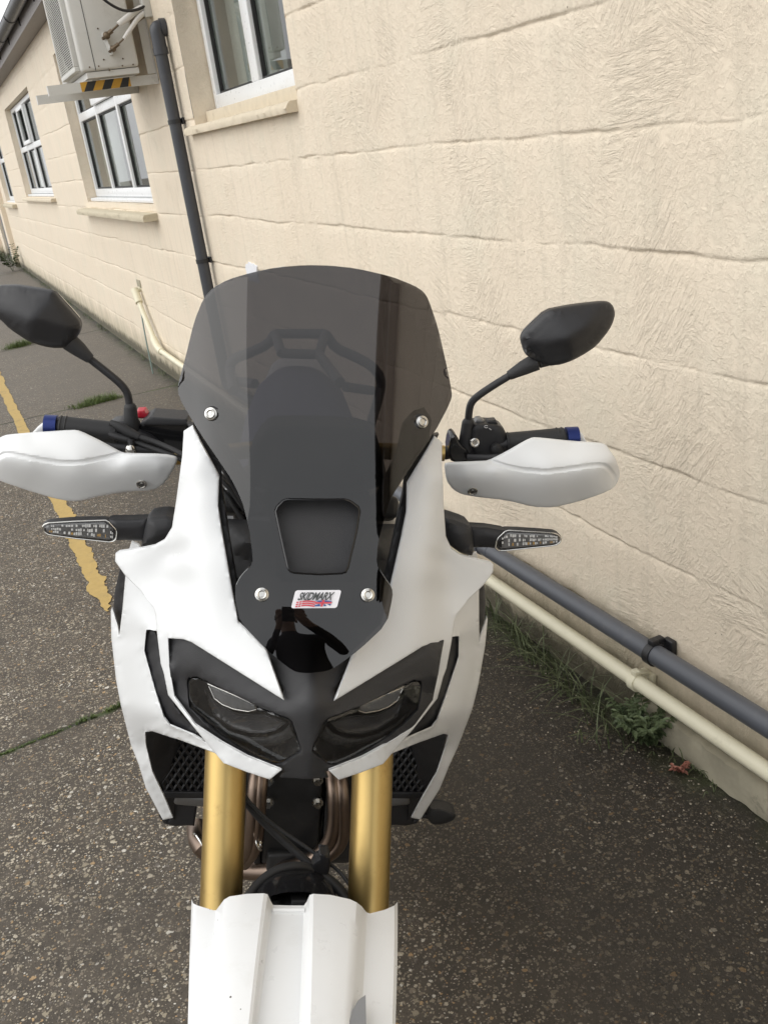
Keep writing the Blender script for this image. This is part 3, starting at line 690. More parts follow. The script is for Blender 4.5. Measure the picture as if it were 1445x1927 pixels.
for (x, z) in ((1.10, 2.315), (1.06, 2.13), (1.095, 2.16), (1.20, 2.155), (1.19, 2.12), (1.25, 2.12), (1.115, 2.105), (1.01, 2.13)):
    b = MB(); b.tube([(x, AY0-.004, z), (x, AY0+.01, z)], .0045, seg=8); A_(b, 'screw', MT['brass'])
b = MB(); b.tube([(1.163, AY0-.056, 2.292), (1.215, AY0-.08, 2.325), (1.30, AY0-.05, 2.37), (WX+.02, AY0-.02, 2.40)], [.006, .006, .006, .006], seg=10, smooth=2)
b.tube([(1.183, AY0-.056, 2.225), (1.22, AY0-.08, 2.25), (1.30, AY0-.07, 2.32), (WX+.02, AY0-.03, 2.37)], .0045, seg=10, smooth=2); A_(b, 'copper_pipe', MT['brass'])
b = MB(); b.tube([(1.20, AY0-.073, 2.316), (1.25, AY0-.072, 2.342), (1.33, AY0-.045, 2.385), (WX, AY0-.025, 2.40)], [.0155, .018, .018, .016], seg=14, smooth=1)
b.tube([(1.212, AY0-.083, 2.244), (1.255, AY0-.085, 2.285), (1.32, AY0-.065, 2.345), (WX, AY0-.045, 2.38)], [.010, .012, .013, .013], seg=14, smooth=1); A_(b, 'pipe_insulation', MT['foam'])
b = MB(); b.tube([(1.02, AY0-.12, 2.62), (1.11, AY0-.15, 2.45), (1.22, AY0-.13, 2.37), (1.32, AY0-.09, 2.375), (WX, AY0-.05, 2.41)], .0075, seg=10, smooth=3); A_(b, 'cable', MT['black_matte'])
b = MB(); b.box((WX-.02, AY0-.04, 2.42), (.045, .07, .16), bev=.004); A_(b, 'pipe_cover', MT['acgrille'])
for yb_ in (6.03, 6.62):
    br = MB(); x0 = .775
    br.box(((x0+WX)/2, yb_, 2.042), (WX-x0, .004, .052)); br.box(((x0+WX)/2, yb_+.022, 2.066), (WX-x0, .044, .004)); br.box((x0+.003, yb_+.022, 2.042), (.005, .040, .05))
    br.box((WX-.003, yb_+.02, 2.30), (.005, .046, .56)); br.box((WX-.0305, yb_, 2.326), (.046, .004, .508))
    br.tube([(WX-.028, yb_-.008, 2.055), (WX-.028, yb_+.004, 2.055)], .008, seg=8); br.tube([(WX-.02, yb_-.008, 2.035), (WX-.02, yb_+.004, 2.035)], .005, seg=8)
    br.tube([((1.05), yb_+.02, 2.068), (1.05, yb_+.02, 2.10)], .02, seg=14)
    bo = A_(br, 'bracket', MT['acwhite'])
    if yb_ < 6.2:
        tp = MB(); xa, xb, yy_ = .955, 1.235, yb_-.004
        n = 8; wdt = (xb-xa)/5.6; z0, z1 = 2.018, 2.067
        def quad(p0, p1, q1, q0, m): tp.add([(p0, yy_, z0), (p1, yy_, z0), (q1, yy_, z1), (q0, yy_, z1)], [(0, 1, 2, 3)], m)
        sl = .030; e = [xa+wdt*k for k in range(0, 7)]
        cl = lambda q: min(max(q, xa), xb)
        for k in range(-1, 6):
            a0, a1 = xa+wdt*k+.012, xa+wdt*(k+1)+.012
            if cl(a0) < cl(a1) or cl(a0+sl) < cl(a1+sl): quad(cl(a0), cl(a1), cl(a1+sl), cl(a0+sl), 0 if k % 2 else 1)
        tp.v = [tuple(Vector(p)-Vector(ac.location)) for p in tp.v]
        ty = simple('hazard_tape_yellow', (.55, .30, .03), .4); tb_ = simple('hazard_tape_black', (.02, .02, .02), .4)
        tp.build('hazard_tape', [ty, tb_], bo)

# ================================================================== MOTORCYCLE (built in its own leaning frame)
BM_ = np.array([[0.92307849, -0.32528564, -0.20522024], [0.33236003, 0.94315259, 0.0], [0.193554, -0.06820701, 0.97871582]])
ZC, YC, X0 = 1.6347953, 1.0, -.05
def P(px, py, y):
    r = BM_ @ ray(px, py); t = (y+YC)/r[1]
    return np.array([X0+r[0]*t, y, ZC+r[2]*t])
org = CAM + BM_.T @ np.array([-X0, YC, -ZC])
bike = empty('motorcycle', (0, 0, 0))
bike.matrix_world = Matrix([[BM_[0][0], BM_[1][0], BM_[2][0], org[0]], [BM_[0][1], BM_[1][1], BM_[2][1], org[1]], [BM_[0][2], BM_[1][2], BM_[2][2], org[2]], [0, 0, 0, 1]])
tag(bike, 'white adventure motorcycle with smoked screen and gold forks leaning on its side stand', 'motorcycle')

def pip(pts, poly):
    x, y = pts[:, 0], pts[:, 1]; ins = np.zeros(len(pts), bool); n = len(poly)
    for i in range(n):
        x1, y1 = poly[i]; x2, y2 = poly[(i+1) % n]
        c = ((y1 > y) != (y2 > y))
        with np.errstate(divide='ignore', invalid='ignore'):
            xi = (x2-x1)*(y-y1)/(y2-y1)+x1
        ins ^= c & (x < xi)
    return ins
def dist_poly(pts, poly):
    d = np.full(len(pts), 1e9); n = len(poly)
    for i in range(n):
        a = poly[i]; b = poly[(i+1) % n]; ab = b-a; L2 = max(1e-9, ab.dot(ab))
        t = np.clip(((pts-a)@ab)/L2, 0, 1); q = a+t[:, None]*ab
        d = np.minimum(d, np.hypot(*(pts-q).T))
    return d
def densify(poly, step):
    out = []
    n = len(poly)
    for i in range(n):
        a, b = np.array(poly[i], float), np.array(poly[(i+1) % n], float)
        k = max(1, int(round(np.hypot(*(b-a))/step)))
        for j in range(k): out.append(a+(b-a)*j/k)
    return np.array(out)
def chaikin(poly, n=1, q=.25, keep=None):
    """round corners, corners listed in keep stay sharp"""
    pts = [(np.array(p, float), (keep is not None and i in keep)) for i, p in enumerate(poly)]
    for _ in range(n):
        o = []; m = len(pts)
        for i in range(m):
            p, kp = pts[i]
            if kp: o.append((p, True)); continue
            a = pts[i-1][0]; c = pts[(i+1) % m][0]
            o.append((p+(a-p)*q, False)); o.append((p+(c-p)*q, False))
        pts = o
    return [tuple(p) for p, _ in pts]
class Depth:
    """piecewise linear depth through control points (creases stay), smoothed later"""
    def __init__(s, ctrl):
        s.c = np.array(ctrl, float)
        xy = [Vector((a, b)) for a, b, _ in ctrl]
        vs, es, fs, ov, oe, of = delaunay_2d_cdt(xy, [], [], 0, 1e-4)
        s.t = [tuple(ov[k][0] for k in f) for f in fs]
    def __call__(s, pts):
        out = np.full(len(pts), np.nan); best = np.full(len(pts), 1e9); alt = np.zeros(len(pts))
        for t in s.t:
            A, B_, C_ = s.c[t[0]], s.c[t[1]], s.c[t[2]]
            M = np.array([[B_[0]-A[0], C_[0]-A[0]], [B_[1]-A[1], C_[1]-A[1]]]); de = np.linalg.det(M)
            if abs(de) < 1e-6: continue
            uv = (np.linalg.inv(M)@(pts-A[:2]).T).T; u, v_ = uv[:, 0], uv[:, 1]
            viol = np.maximum.reduce([-u, -v_, u+v_-1, np.zeros(len(pts))])
            val = A[2]+u*(B_[2]-A[2])+v_*(C_[2]-A[2])
            mloc = viol <= 1e-9; out[mloc & np.isnan(out)] = val[mloc & np.isnan(out)]
            sc = viol*math.sqrt(abs(de)); b = sc < best
            cu, cv = np.clip(u, -.25, 1.25), np.clip(v_, -.25, 1.25)
            val2 = A[2]+cu*(B_[2]-A[2])+cv*(C_[2]-A[2])
            alt[b] = val2[b]; best[b] = sc[b]
        m = np.isnan(out); out[m] = alt[m]
        return out
class TPS:
    def __init__(s, ctrl, lam=1e-4):
        s.c = np.array(ctrl, float); s.o = s.c[:, :2].mean(0); s.k = 100.0
        X = (s.c[:, :2]-s.o)/s.k; n = len(X); d = np.hypot(X[:, None, 0]-X[None, :, 0], X[:, None, 1]-X[None, :, 1])
        K = np.where(d > 0, d*d*np.log(np.maximum(d, 1e-9)), 0)+lam*np.eye(n); Q = np.hstack([np.ones((n, 1)), X])
        A = np.block([[K, Q], [Q.T, np.zeros((3, 3))]]); s.w = np.linalg.solve(A, np.concatenate([s.c[:, 2], np.zeros(3)])); s.X = X
    def __call__(s, p):
        Y = (np.atleast_2d(np.array(p, float))-s.o)/s.k; d = np.hypot(Y[:, None, 0]-s.X[None, :, 0], Y[:, None, 1]-s.X[None, :, 1])
        K = np.where(d > 0, d*d*np.log(np.maximum(d, 1e-9)), 0); n = len(s.X)
        return K@s.w[:n]+s.w[n]+Y@s.w[n+1:]
def sheet(name, outline, depth, mat, parent, thick=.003, holes=(), grid=9, smooth=3, bulge=(5, .004), back_bulge=None, extra=None, mirror=False, step=None, sharp=40, rim=True, warp=None):
    step = step or grid*.6
    polys = [densify(outline, step)]+[densify(h, min(step, 6)) for h in holes]
    pts = []; edges = []; b = 0
    for pl in polys:
        n = len(pl); pts += list(pl); edges += [(b+i, b+(i+1) % n) for i in range(n)]; b += n
    ext = []
    bw = bulge[0] if bulge else 0
    if bulge:
        for q in (bw*.10, bw*.40, bw*1.0):
            for pl in polys:
                d = np.roll(pl, -1, 0)-np.roll(pl, 1, 0); nn = np.stack([-d[:, 1], d[:, 0]], 1); nn /= np.maximum(1e-6, np.hypot(*nn.T))[:, None]
                for sgn in (1, -1):
                    c = pl+nn*q*sgn
                    ins = pip(c, polys[0])
                    for h in polys[1:]: ins &= ~pip(c, h)
                    c = c[ins]
                    if len(c):
                        dd = np.minimum.reduce([dist_poly(c, p2) for p2 in polys]); c = c[dd > q*.97]
                        ext += list(c)
    x0, y0 = polys[0].min(0); x1, y1 = polys[0].max(0)
    gx, gy = np.meshgrid(np.arange(x0+grid*.5, x1, grid), np.arange(y0+grid*.5, y1, grid)); gr = np.stack([gx.ravel(), gy.ravel()], 1)
    if len(gr):
        ins = pip(gr, polys[0])
        for h in polys[1:]: ins &= ~pip(gr, h)
        gr = gr[ins]
        if len(gr):
            dd = np.minimum.reduce([dist_poly(gr, p2) for p2 in polys]); gr = gr[dd > max(bw*1.15, grid*.35)]
    if extra is not None and len(gr):
        ex = np.array(extra); k_ = pip(ex, polys[0]); ex = ex[k_]; ex = ex[dist_poly(ex, polys[0]) > bw*.3]
        dg = np.min(np.hypot(gr[:, None, 0]-ex[None, :, 0], gr[:, None, 1]-ex[None, :, 1]), 1); gr = gr[dg > 1.6]
        if len(ext):
            e2 = np.array(ext); dg = np.min(np.hypot(e2[:, None, 0]-ex[None, :, 0], e2[:, None, 1]-ex[None, :, 1]), 1); ext = list(e2[dg > 1.2])
        ext = ext+list(ex)
    allp = pts+ext+list(gr)
    vs, es, fs, ov, oe, of = delaunay_2d_cdt([Vector((float(p[0]), float(p[1]))) for p in allp], edges, [], 0, 1e-3)
    V2 = np.array([tuple(v) for v in vs]); Fc = np.array([tuple(f) for f in fs])
    cen = V2[Fc].mean(1); ins = pip(cen, polys[0])
    for h in polys[1:]: ins &= ~pip(cen, h)
    Fc = Fc[ins]
    used = np.unique(Fc); remap = -np.ones(len(V2), int); remap[used] = np.arange(len(used)); V2 = V2[used]; Fc = remap[Fc]
    D = depth(V2) if callable(depth) else np.full(len(V2), float(depth))
    # smooth depth
    if smooth:
        nb = [set() for _ in V2]
        for a, b2, c in Fc: nb[a] |= {b2, c}; nb[b2] |= {a, c}; nb[c] |= {a, b2}
        nb = [np.array(list(s)) for s in nb]
        for _ in range(smooth):
            D = np.array([.5*D[i]+.5*D[nb[i]].mean() if len(nb[i]) else D[i] for i in range(len(D))])
    de = np.minimum.reduce([dist_poly(V2, p2) for p2 in polys])
    def prof(w): return np.sqrt(np.clip(1-(1-np.clip(de/w, 0, 1))**2, 0, 1))
    Df = D-(bulge[1]*prof(bulge[0]) if bulge else 0)
    Db = D+thick+(back_bulge[1]*prof(back_bulge[0]) if back_bulge else 0)
    if not back_bulge and bulge: Db = Db-bulge[1]*prof(bulge[0])
    if warp: Df = warp(V2, Df); Db = warp(V2, Db)
    A = [P(p[0], p[1], d) for p, d in zip(V2, Df)]; Bk = [P(p[0], p[1], d) for p, d in zip(V2, Db)]
    # back follows the front across (same x, z) so the shell has an even thickness
    Bk = [np.array([a[0]+(bk[0]-a[0])*(.0 if not back_bulge else .0), bk[1], a[2]]) for a, bk in zip(A, Bk)]
    n = len(A); cnt = {}
    for f in Fc:
        for k in range(3): cnt[(f[k], f[(k+1) % 3])] = 1
    # orientation: front face must look towards -y
    fa = Fc
    e1 = A[Fc[0][1]]-A[Fc[0][0]]; e2 = A[Fc[0][2]]-A[Fc[0][0]]
    tot = sum(np.cross(A[f[1]]-A[f[0]], A[f[2]]-A[f[0]])[1] for f in Fc)
    if tot > 0: fa = Fc[:, ::-1]
    faces = [tuple(f) for f in fa]+[(f[2]+n, f[1]+n, f[0]+n) for f in fa]
    hs_ = set()
    for f in fa:
        for k in range(3): hs_.add((f[k], f[(k+1) % 3]))
    for (a, b2) in hs_:
        if (b2, a) not in hs_: faces.append((b2, a, a+n, b2+n))
    V = A+Bk
    o = mk(name, V, faces, mat, parent, sharp)
    if not mirror: return o
    V2_ = [(-p[0], p[1], p[2]) for p in V]
    o2 = mk(name, V2_, [tuple(reversed(f)) for f in faces], mat, parent if mirror is True else mirror, sharp)
    return o, o2
def MIR(px, py, y):
    q = P(px, py, y); q[0] = -q[0]; return q
def plane_line_hit(px, py, a, b):
    """ray through the picture meets the plane y = a + b z"""
    r = BM_ @ ray(px, py); t = (a+b*ZC+YC)/(r[1]-b*r[2]); return np.array([X0+r[0]*t, -YC+r[1]*t, ZC+r[2]*t])
def scr_c(v):       # screen centre-line depth against picture height
    return np.polyval(SCP, (np.asarray(v)-800)/400)
SCP = np.polyfit((np.array([480, 560, 640, 786, 950, 1050, 1119, 1200, 1267])-800)/400, [.428, .380, .332, .245, .153, .109, .087, .0645, .0475], 4)
def screen_depth(p):
    p = np.atleast_2d(np.array(p, float)); cl = 612-.035*(p[:, 1]-499)-85*0.0
    cl = 594-.004*(p[:, 1]-700)
    u = (p[:, 0]-cl)*.00072; v = p[:, 1]-.035*(p[:, 0]-cl)
    return scr_c(v)+.14*u*u+34*u**4
# ---- windscreen
S_OUT = [(576, 499), (524, 503), (475, 513), (428, 527), (400, 543), (383, 562), (366, 604), (349, 674), (336, 722), (335, 738), (343, 759), (378, 817), (415, 871), (436, 902), (450, 930), (458, 950), (463, 970), (470, 1000), (475, 1040), (476, 1061),
         (452, 1086), (443, 1105), (443, 1130), (452, 1171), (502, 1223), (542, 1256), (558, 1265), (580, 1267), (615, 1263), (632, 1255), (676, 1223), (728, 1174), (739, 1122), (738, 1107), (724, 1088), (708, 1063), (711, 1023), (723, 976), (735, 936), (752, 912), (772, 880), (818, 813), (842, 768), (850, 748), (850, 738), (843, 700), (824, 616), (806, 563), (797, 549), (780, 538), (735, 520), (669, 505), (620, 500)]
HOLE = [(516, 962), (520, 952), (532, 940), (541, 937), (600, 938), (650, 938), (660, 941), (676, 953), (679, 962), (673, 1000), (657, 1068), (652, 1078), (644, 1081), (600, 1083), (553, 1080), (545, 1077), (539, 1068), (526, 1010)]
scr = sheet('windscreen', chaikin(S_OUT, 1, .2), screen_depth, MT['screen'], bike, thick=.004, holes=[HOLE], grid=10, smooth=0, bulge=None, sharp=50)
# dark rim of the vent hole
def ring_px(name, poly, w_out, dfn, mat, parent, t0, t1):
    pl = densify(poly, 5); d = np.roll(pl, -1, 0)-np.roll(pl, 1, 0); nn = np.stack([-d[:, 1], d[:, 0]], 1); nn /= np.hypot(*nn.T)[:, None]
    if pip((pl+nn)[:1], pl)[0]: nn = -nn
    o = pl+nn*w_out[0]; i = pl+nn*w_out[1]
    V = []; n = len(pl)
    for q, dd in ((o, t0), (i, t0-.002), (i, t1), (o, t1)):
        V += [P(p[0], p[1], float(dfn(p)[0])+dd) for p in q]
    f = [(k*n+j, k*n+(j+1) % n, ((k+1) % 4)*n+(j+1) % n, ((k+1) % 4)*n+j) for k in range(4) for j in range(n)]
    return mk(name, V, f, mat, parent, 50)
ring_px('vent_rim', HOLE, (.8, -3.5), screen_depth, MT['black_gloss'], scr, .001, .016)
sheet('vent_panel', [(500, 925), (695, 925), (668, 1095), (530, 1095)], lambda p: screen_depth(p)+.020, MT['black_tex'], bike, thick=.003, grid=12, bulge=None)
for (px, py, sp) in ((398, 779, 1), (793, 794, 1), (493, 1119, 0), (692, 1120, 0)):
    y = float(screen_depth((px, py))[0]); c = P(px, py, y-.002); c2 = P(px, py-1, float(screen_depth((px, py-20))[0]))
    ax = Vector((0, -1, .55)).normalized() if not sp else Vector((-.28 if px < 600 else .28, -1, .35)).normalized()
    c = Vector(c); b = MB()
    b.tube([c+ax*.0005, c+ax*.003, c+ax*.0042], [.0088, .0085, .006], seg=24)
    b.torus(c+ax*.0042, ax, .0052, .0016, 24, 8)
    b.tube([c+ax*.0043, c+ax*.0046], .0030, seg=6)
    bo = b.build('screen_bolt', MT['steel'], scr)
    b = MB(); b.tube([c-ax*.030, c-ax*.004], .011 if sp else .009, seg=20); b.build('bolt_spacer', MT['rubber'], scr)
# ---- sticker
STK = [(0, 0), (1, 0)]
def stk(u, v, lift=.0012):       # u,v in the sticker's own rectangle (v down), slanted like a parallelogram
    px = 547+u*(635-547)+(1-v)*9.0; py = 1145-(1-v)*34.5+u*0
    if True: py -= 0.6*u
    return P(px, py, float(screen_depth((px, py))[0])-lift)
def stk_poly(b, uv, lift, m):
    pts = [stk(u, v, lift) for u, v in uv]; n = len(pts)
    b.add(pts, [tuple(range(n))], m)
b = MB()
rr_ = []
for (cx_, cy_, a0) in ((.93, .12, -90), (.93, .88, 0), (.06, .88, 90), (.06, .12, 180)):
    for k in range(7):
        a = R_(a0+15*k); rr_.append((cx_+.055*math.cos(a), cy_+.11*math.sin(a)))
pts = [stk(u, v, .0010) for u, v in rr_]; n = len(pts)
pc = stk(.5, .5, .0010); b.add(pts+[pc], [(i, (i+1) % n, n) for i in range(n)], 0)
def wave(u): return .035*math.sin(u*13+.6)
for k in range(3):       # red stripes of the flag
    v0 = .60+.115*k
    N_ = 26; top_, bot_ = [], []
    for i in range(N_+1):
        u = .09+(.50-.09+.04*k*0)*i/N_
        top_.append((u, v0+wave(u))); bot_.append((u, v0+.075+wave(u)))
    for i in range(N_):
        if i in (3, 7): continue
        stk_poly(b, [top_[i], top_[i+1], bot_[i+1], bot_[i]], .0018, 2)
def fl(uv, m, l=.0018): stk_poly(b, uv, l, m)
fl([(.47, .59), (.63, .57), (.63, .66), (.57, .66)], 3); fl([(.42, .90), (.60, .76), (.62, .89)], 3)
fl([(.69, .57), (.84, .60), (.84, .64), (.69, .66)], 3); fl([(.69, .76), (.76, .88), (.69, .88)], 3); fl([(.76, .78), (.84, .77), (.83, .86)], 3)
fl([(.635, .55), (.685, .55), (.67, .91), (.625, .91)], 2, .0024); fl([(.49, .66), (.85, .66), (.845, .745), (.50, .76)], 2, .0021)
# lettering
def letters(txt):
    cu = bpy.data.curves.new('t', 'FONT'); cu.body = txt; cu.size = 1; cu.shear = .35; cu.offset = .026; cu.space_character = .94; cu.resolution_u = 3
    ob = bpy.data.objects.new('t', cu); COL.objects.link(ob); dg = bpy.context.evaluated_depsgraph_get(); me = ob.evaluated_get(dg).to_mesh()
    vs = [(v.co.x, v.co.y) for v in me.vertices]; fs = [tuple(p.vertices) for p in me.polygons]
    ob.evaluated_get(dg).to_mesh_clear(); bpy.data.objects.remove(ob); bpy.data.curves.remove(cu); return vs, fs
vs, fs = letters('SKIDMARX'); vx = np.array(vs); mn, mx = vx.min(0), vx.max(0)
lp = [stk(.10+(p[0]-mn[0])/(mx[0]-mn[0])*.76, .56-(p[1]-mn[1])/(mx[1]-mn[1])*.44, .0026) for p in vx]
b.add(lp, fs, 1)
b.build('sticker', [MT['sticker_white'], MT['sticker_ink'], MT['sticker_red'], MT['sticker_blue']], scr, sharp=None)

# ---- white upper fairing (one per side), wing, strip round the lamp and blade under it
WP = [(363, 801), (378, 831), (396, 864), (413, 896), (411, 952), (418, 1000), (440, 1125), (449, 1171), (502, 1224), (535, 1318), (362, 1209), (346, 1203), (317, 1201), (320, 1258), (329, 1311), (368, 1364), (418, 1397), (467, 1424), (530, 1449), (508, 1467), (465, 1453), (421, 1436), (405, 1417), (368, 1372), (317, 1308), (309, 1268), (303, 1249), (297, 1200), (293, 1156), (289, 1143), (265, 1112), (237, 1084), (217, 1056), (218, 1042), (225, 1037), (267, 1031), (292, 1026), (310, 1016), (324, 993), (332, 942), (343, 860), (346, 812)]
WC = [(355, 790, .285), (363, 801, .278), (346, 812, .285), (343, 860, .272), (413, 896, .238), (396, 864, .25), (411, 952, .218), (332, 942, .262), (324, 993, .252), (418, 1000, .20), (440, 1125, .152), (449, 1171, .132), (502, 1224, .092), (535, 1318, .050), (362, 1209, .150), (317, 1201, .192), (293, 1156, .225), (289, 1143, .23), (237, 1084, .275), (217, 1056, .29), (219, 1038, .297), (267, 1031, .272), (305, 1021, .255),
      (362, 880, .247), (352, 950, .234), (345, 1010, .222), (350, 1060, .205), (358, 1125, .182), (366, 1190, .152), (330, 1040, .242), (322, 1100, .232), (312, 1150, .215), (268, 1052, .268), (290, 1110, .247),
      (320, 1258, .182), (325, 1296, .172), (368, 1368, .13), (418, 1400, .103), (467, 1424, .082), (530, 1449, .058), (508, 1467, .066), (421, 1436, .10), (405, 1417, .115), (303, 1249, .20), (317, 1308, .185)]
pa, pb_ = sheet('upper_fairing', WP, TPS(WC, .012), MT['white'], bike, thick=.004, grid=8, smooth=1, bulge=(3, .0022), mirror=True)
# ---- white side fairing
BP = [(248, 1019), (262, 1025), (300, 1080), (305, 1150), (303, 1187), (292, 1187), (283, 1185), (276, 1185), (272, 1225), (293, 1300), (309, 1350), (320, 1365), (368, 1385), (385, 1395), (425, 1420), (415, 1426), (404, 1417), (340, 1393), (300, 1380), (287, 1376), (274, 1377), (275, 1402), (287, 1452), (309, 1498), (326, 1539), (307, 1543), (275, 1483), (262, 1440), (247, 1402), (228, 1327), (219, 1280), (210, 1200), (209, 1150), (212, 1143), (223, 1181), (225, 1196), (231, 1146), (236, 1090), (240, 1045)]
BC = [(248, 1019, .36), (262, 1040, .345), (240, 1060, .365), (300, 1100, .30), (289, 1143, .285), (303, 1187, .245), (283, 1188, .262), (270, 1200, .285), (240, 1150, .335), (209, 1145, .40), (212, 1200, .385), (219, 1280, .36), (245, 1230, .315), (228, 1327, .345), (250, 1332, .30), (290, 1345, .245), (309, 1350, .225), (320, 1365, .21), (368, 1385, .165), (425, 1420, .118), (405, 1417, .135), (340, 1395, .215), (274, 1377, .31), (247, 1402, .385), (262, 1440, .375), (275, 1483, .385), (307, 1542, .40), (326, 1539, .385), (309, 1498, .365), (287, 1452, .35), (275, 1402, .345), (272, 1240, .28), (293, 1300, .25), (255, 1290, .295)]
sheet('side_fairing', BP, Depth(BC), MT['white'], bike, thick=.004, grid=7, smooth=6, bulge=(3, .002), mirror=True)
# black slot insert between them, outer black trim
sheet('side_slot_insert', [(276, 1184), (290, 1184), (302, 1204), (309, 1240), (318, 1275), (322, 1305), (330, 1330), (374, 1374), (372, 1390), (318, 1374), (304, 1350), (288, 1300), (268, 1226)], Depth([(272, 1184, .290), (295, 1220, .27), (268, 1226, .295), (318, 1300, .225), (304, 1350, .25), (372, 1388, .175), (335, 1340, .20), (290, 1290, .262)]), MT['black_matte'], bike, thick=.004, grid=8, bulge=(4, .003), mirror=True)
sheet('outer_trim', [(226, 1070), (236, 1084), (240, 1090), (234, 1150), (226, 1192), (214, 1150), (216, 1115)], Depth([(226, 1070, .39), (240, 1090, .375), (216, 1130, .41), (226, 1192, .40), (234, 1150, .375)]), MT['black_matte'], bike, thick=.01, grid=8, bulge=(3, .003), mirror=True)
# black strip between white panel and screen
sheet('inner_trim', [(352, 796), (363, 799), (384, 829), (416, 874), (417, 915), (424, 955), (430, 1000), (437, 1045), (449, 1110), (456, 1171), (447, 1175), (420, 1125), (400, 1000), (396, 955), (396, 896), (380, 864)], Depth([(350, 796, .305), (363, 799, .295), (416, 874, .262), (396, 896, .268), (400, 955, .24), (417, 915, .25), (430, 1000, .222), (400, 1000, .225), (449, 1110, .178), (420, 1125, .178), (456, 1171, .150), (447, 1175, .150)]), MT['black_matte'], bike, thick=.012, grid=7, bulge=(2, .001), mirror=True)
sheet('inner_cowl', [(418, 978), (466, 981), (520, 985), (520, 1120), (436, 1130)], Depth([(418, 978, .325), (466, 981, .315), (520, 985, .31), (432, 1037, .262), (466, 1020, .235), (478, 1062, .225), (520, 1050, .22), (446, 1107, .20), (520, 1120, .18), (436, 1130, .19)]), MT['black_tex'], bike, thick=.006, grid=8, smooth=0, bulge=None, mirror=True)

# ---- black nose: one symmetrical panel with an opening for each lamp
lens_L = [(353, 1279), (356, 1275), (371, 1273), (393, 1283), (424, 1299), (480, 1327), (543, 1351), (551, 1358), (555, 1371), (566, 1404), (567, 1414), (550, 1426), (530, 1438), (518, 1439), (480, 1424), (450, 1407), (418, 1386), (385, 1360), (357, 1331), (354, 1310)]
def mir_px(poly):
    out = []
    for (x, y) in poly:
        d = float(NOSE(np.array([[x, y]], float))[0]); q = P(x, y, d); q = np.array([-q[0], q[1], q[2]])
        wv = BM_.T @ (q-np.array([X0, -YC, ZC])); c = CR.T @ wv
        out.append((CX+F*c[0]/-c[2], CY-F*c[1]/-c[2]))
    return out
NL = [(580, 1467, .060), (530, 1464, .074), (580, 1420, .038), (580, 1345, .030), (572, 1320, .036), (592, 1320, .036), (586, 1265, .066), (590, 1180, .112), (592, 1085, .160), (440, 1085, .212), (449, 1171, .165), (502, 1224, .112), (535, 1312, .060), (500, 1292, .078), (425, 1243, .120), (362, 1209, .158), (317, 1201, .205), (335, 1250, .172), (356, 1262, .150), (353, 1283, .166), (345, 1330, .165), (368, 1374, .147), (418, 1400, .120), (480, 1434, .096), (518, 1448, .078), (568, 1420, .046), (558, 1368, .040), (545, 1345, .044), (480, 1318, .076), (424, 1289, .108), (378, 1262, .140), (450, 1350, .095), (534, 1449, .072)]
class NoseD:
    def __init__(s):
        s.d = Depth(NL)
    def __call__(s, p):
        # reflect picture points of the right half onto the left half through the machine's centre plane
        p = np.atleast_2d(np.array(p, float)); cl = np.interp(p[:, 1], [1085, 1467], [593, 581])
        u = p[:, 0]-cl; q = p.copy(); R2 = u > 0
        q[R2, 0] = cl[R2]-u[R2]*1.0+.0; q[R2, 1] = p[R2, 1]-.070*u[R2]
        return s.d(q)
NOSE = NoseD()
lens_R = mir_px(lens_L)
nose_l = [(580, 1466), (527, 1463), (534, 1452), (467, 1428), (418, 1401), (366, 1368), (326, 1311), (312, 1196), (346, 1200), (366, 1207), (400, 1228), (530, 1312), (535, 1300), (498, 1225), (445, 1172), (436, 1110), (440, 1085)]
nose_r = mir_px(nose_l[1:])[::-1]
sheet('nose_panel', nose_l+nose_r, NOSE, MT['black_tex'], bike, thick=.004, holes=[lens_L, lens_R], grid=8, smooth=3, bulge=(3, .002))
def lensdepth(off):
    def f(p): return NOSE(p)+off
    return f
drl = [(392, 1287), (420, 1299), (450, 1312), (480, 1326), (483, 1335), (468, 1339), (440, 1334), (420, 1326), (404, 1314)]
rib = [(372, 1330), (399, 1358), (437, 1380), (468, 1389), (499, 1389), (530, 1380), (545, 1366), (556, 1386), (527, 1402), (490, 1406), (458, 1398), (424, 1383), (385, 1356)]
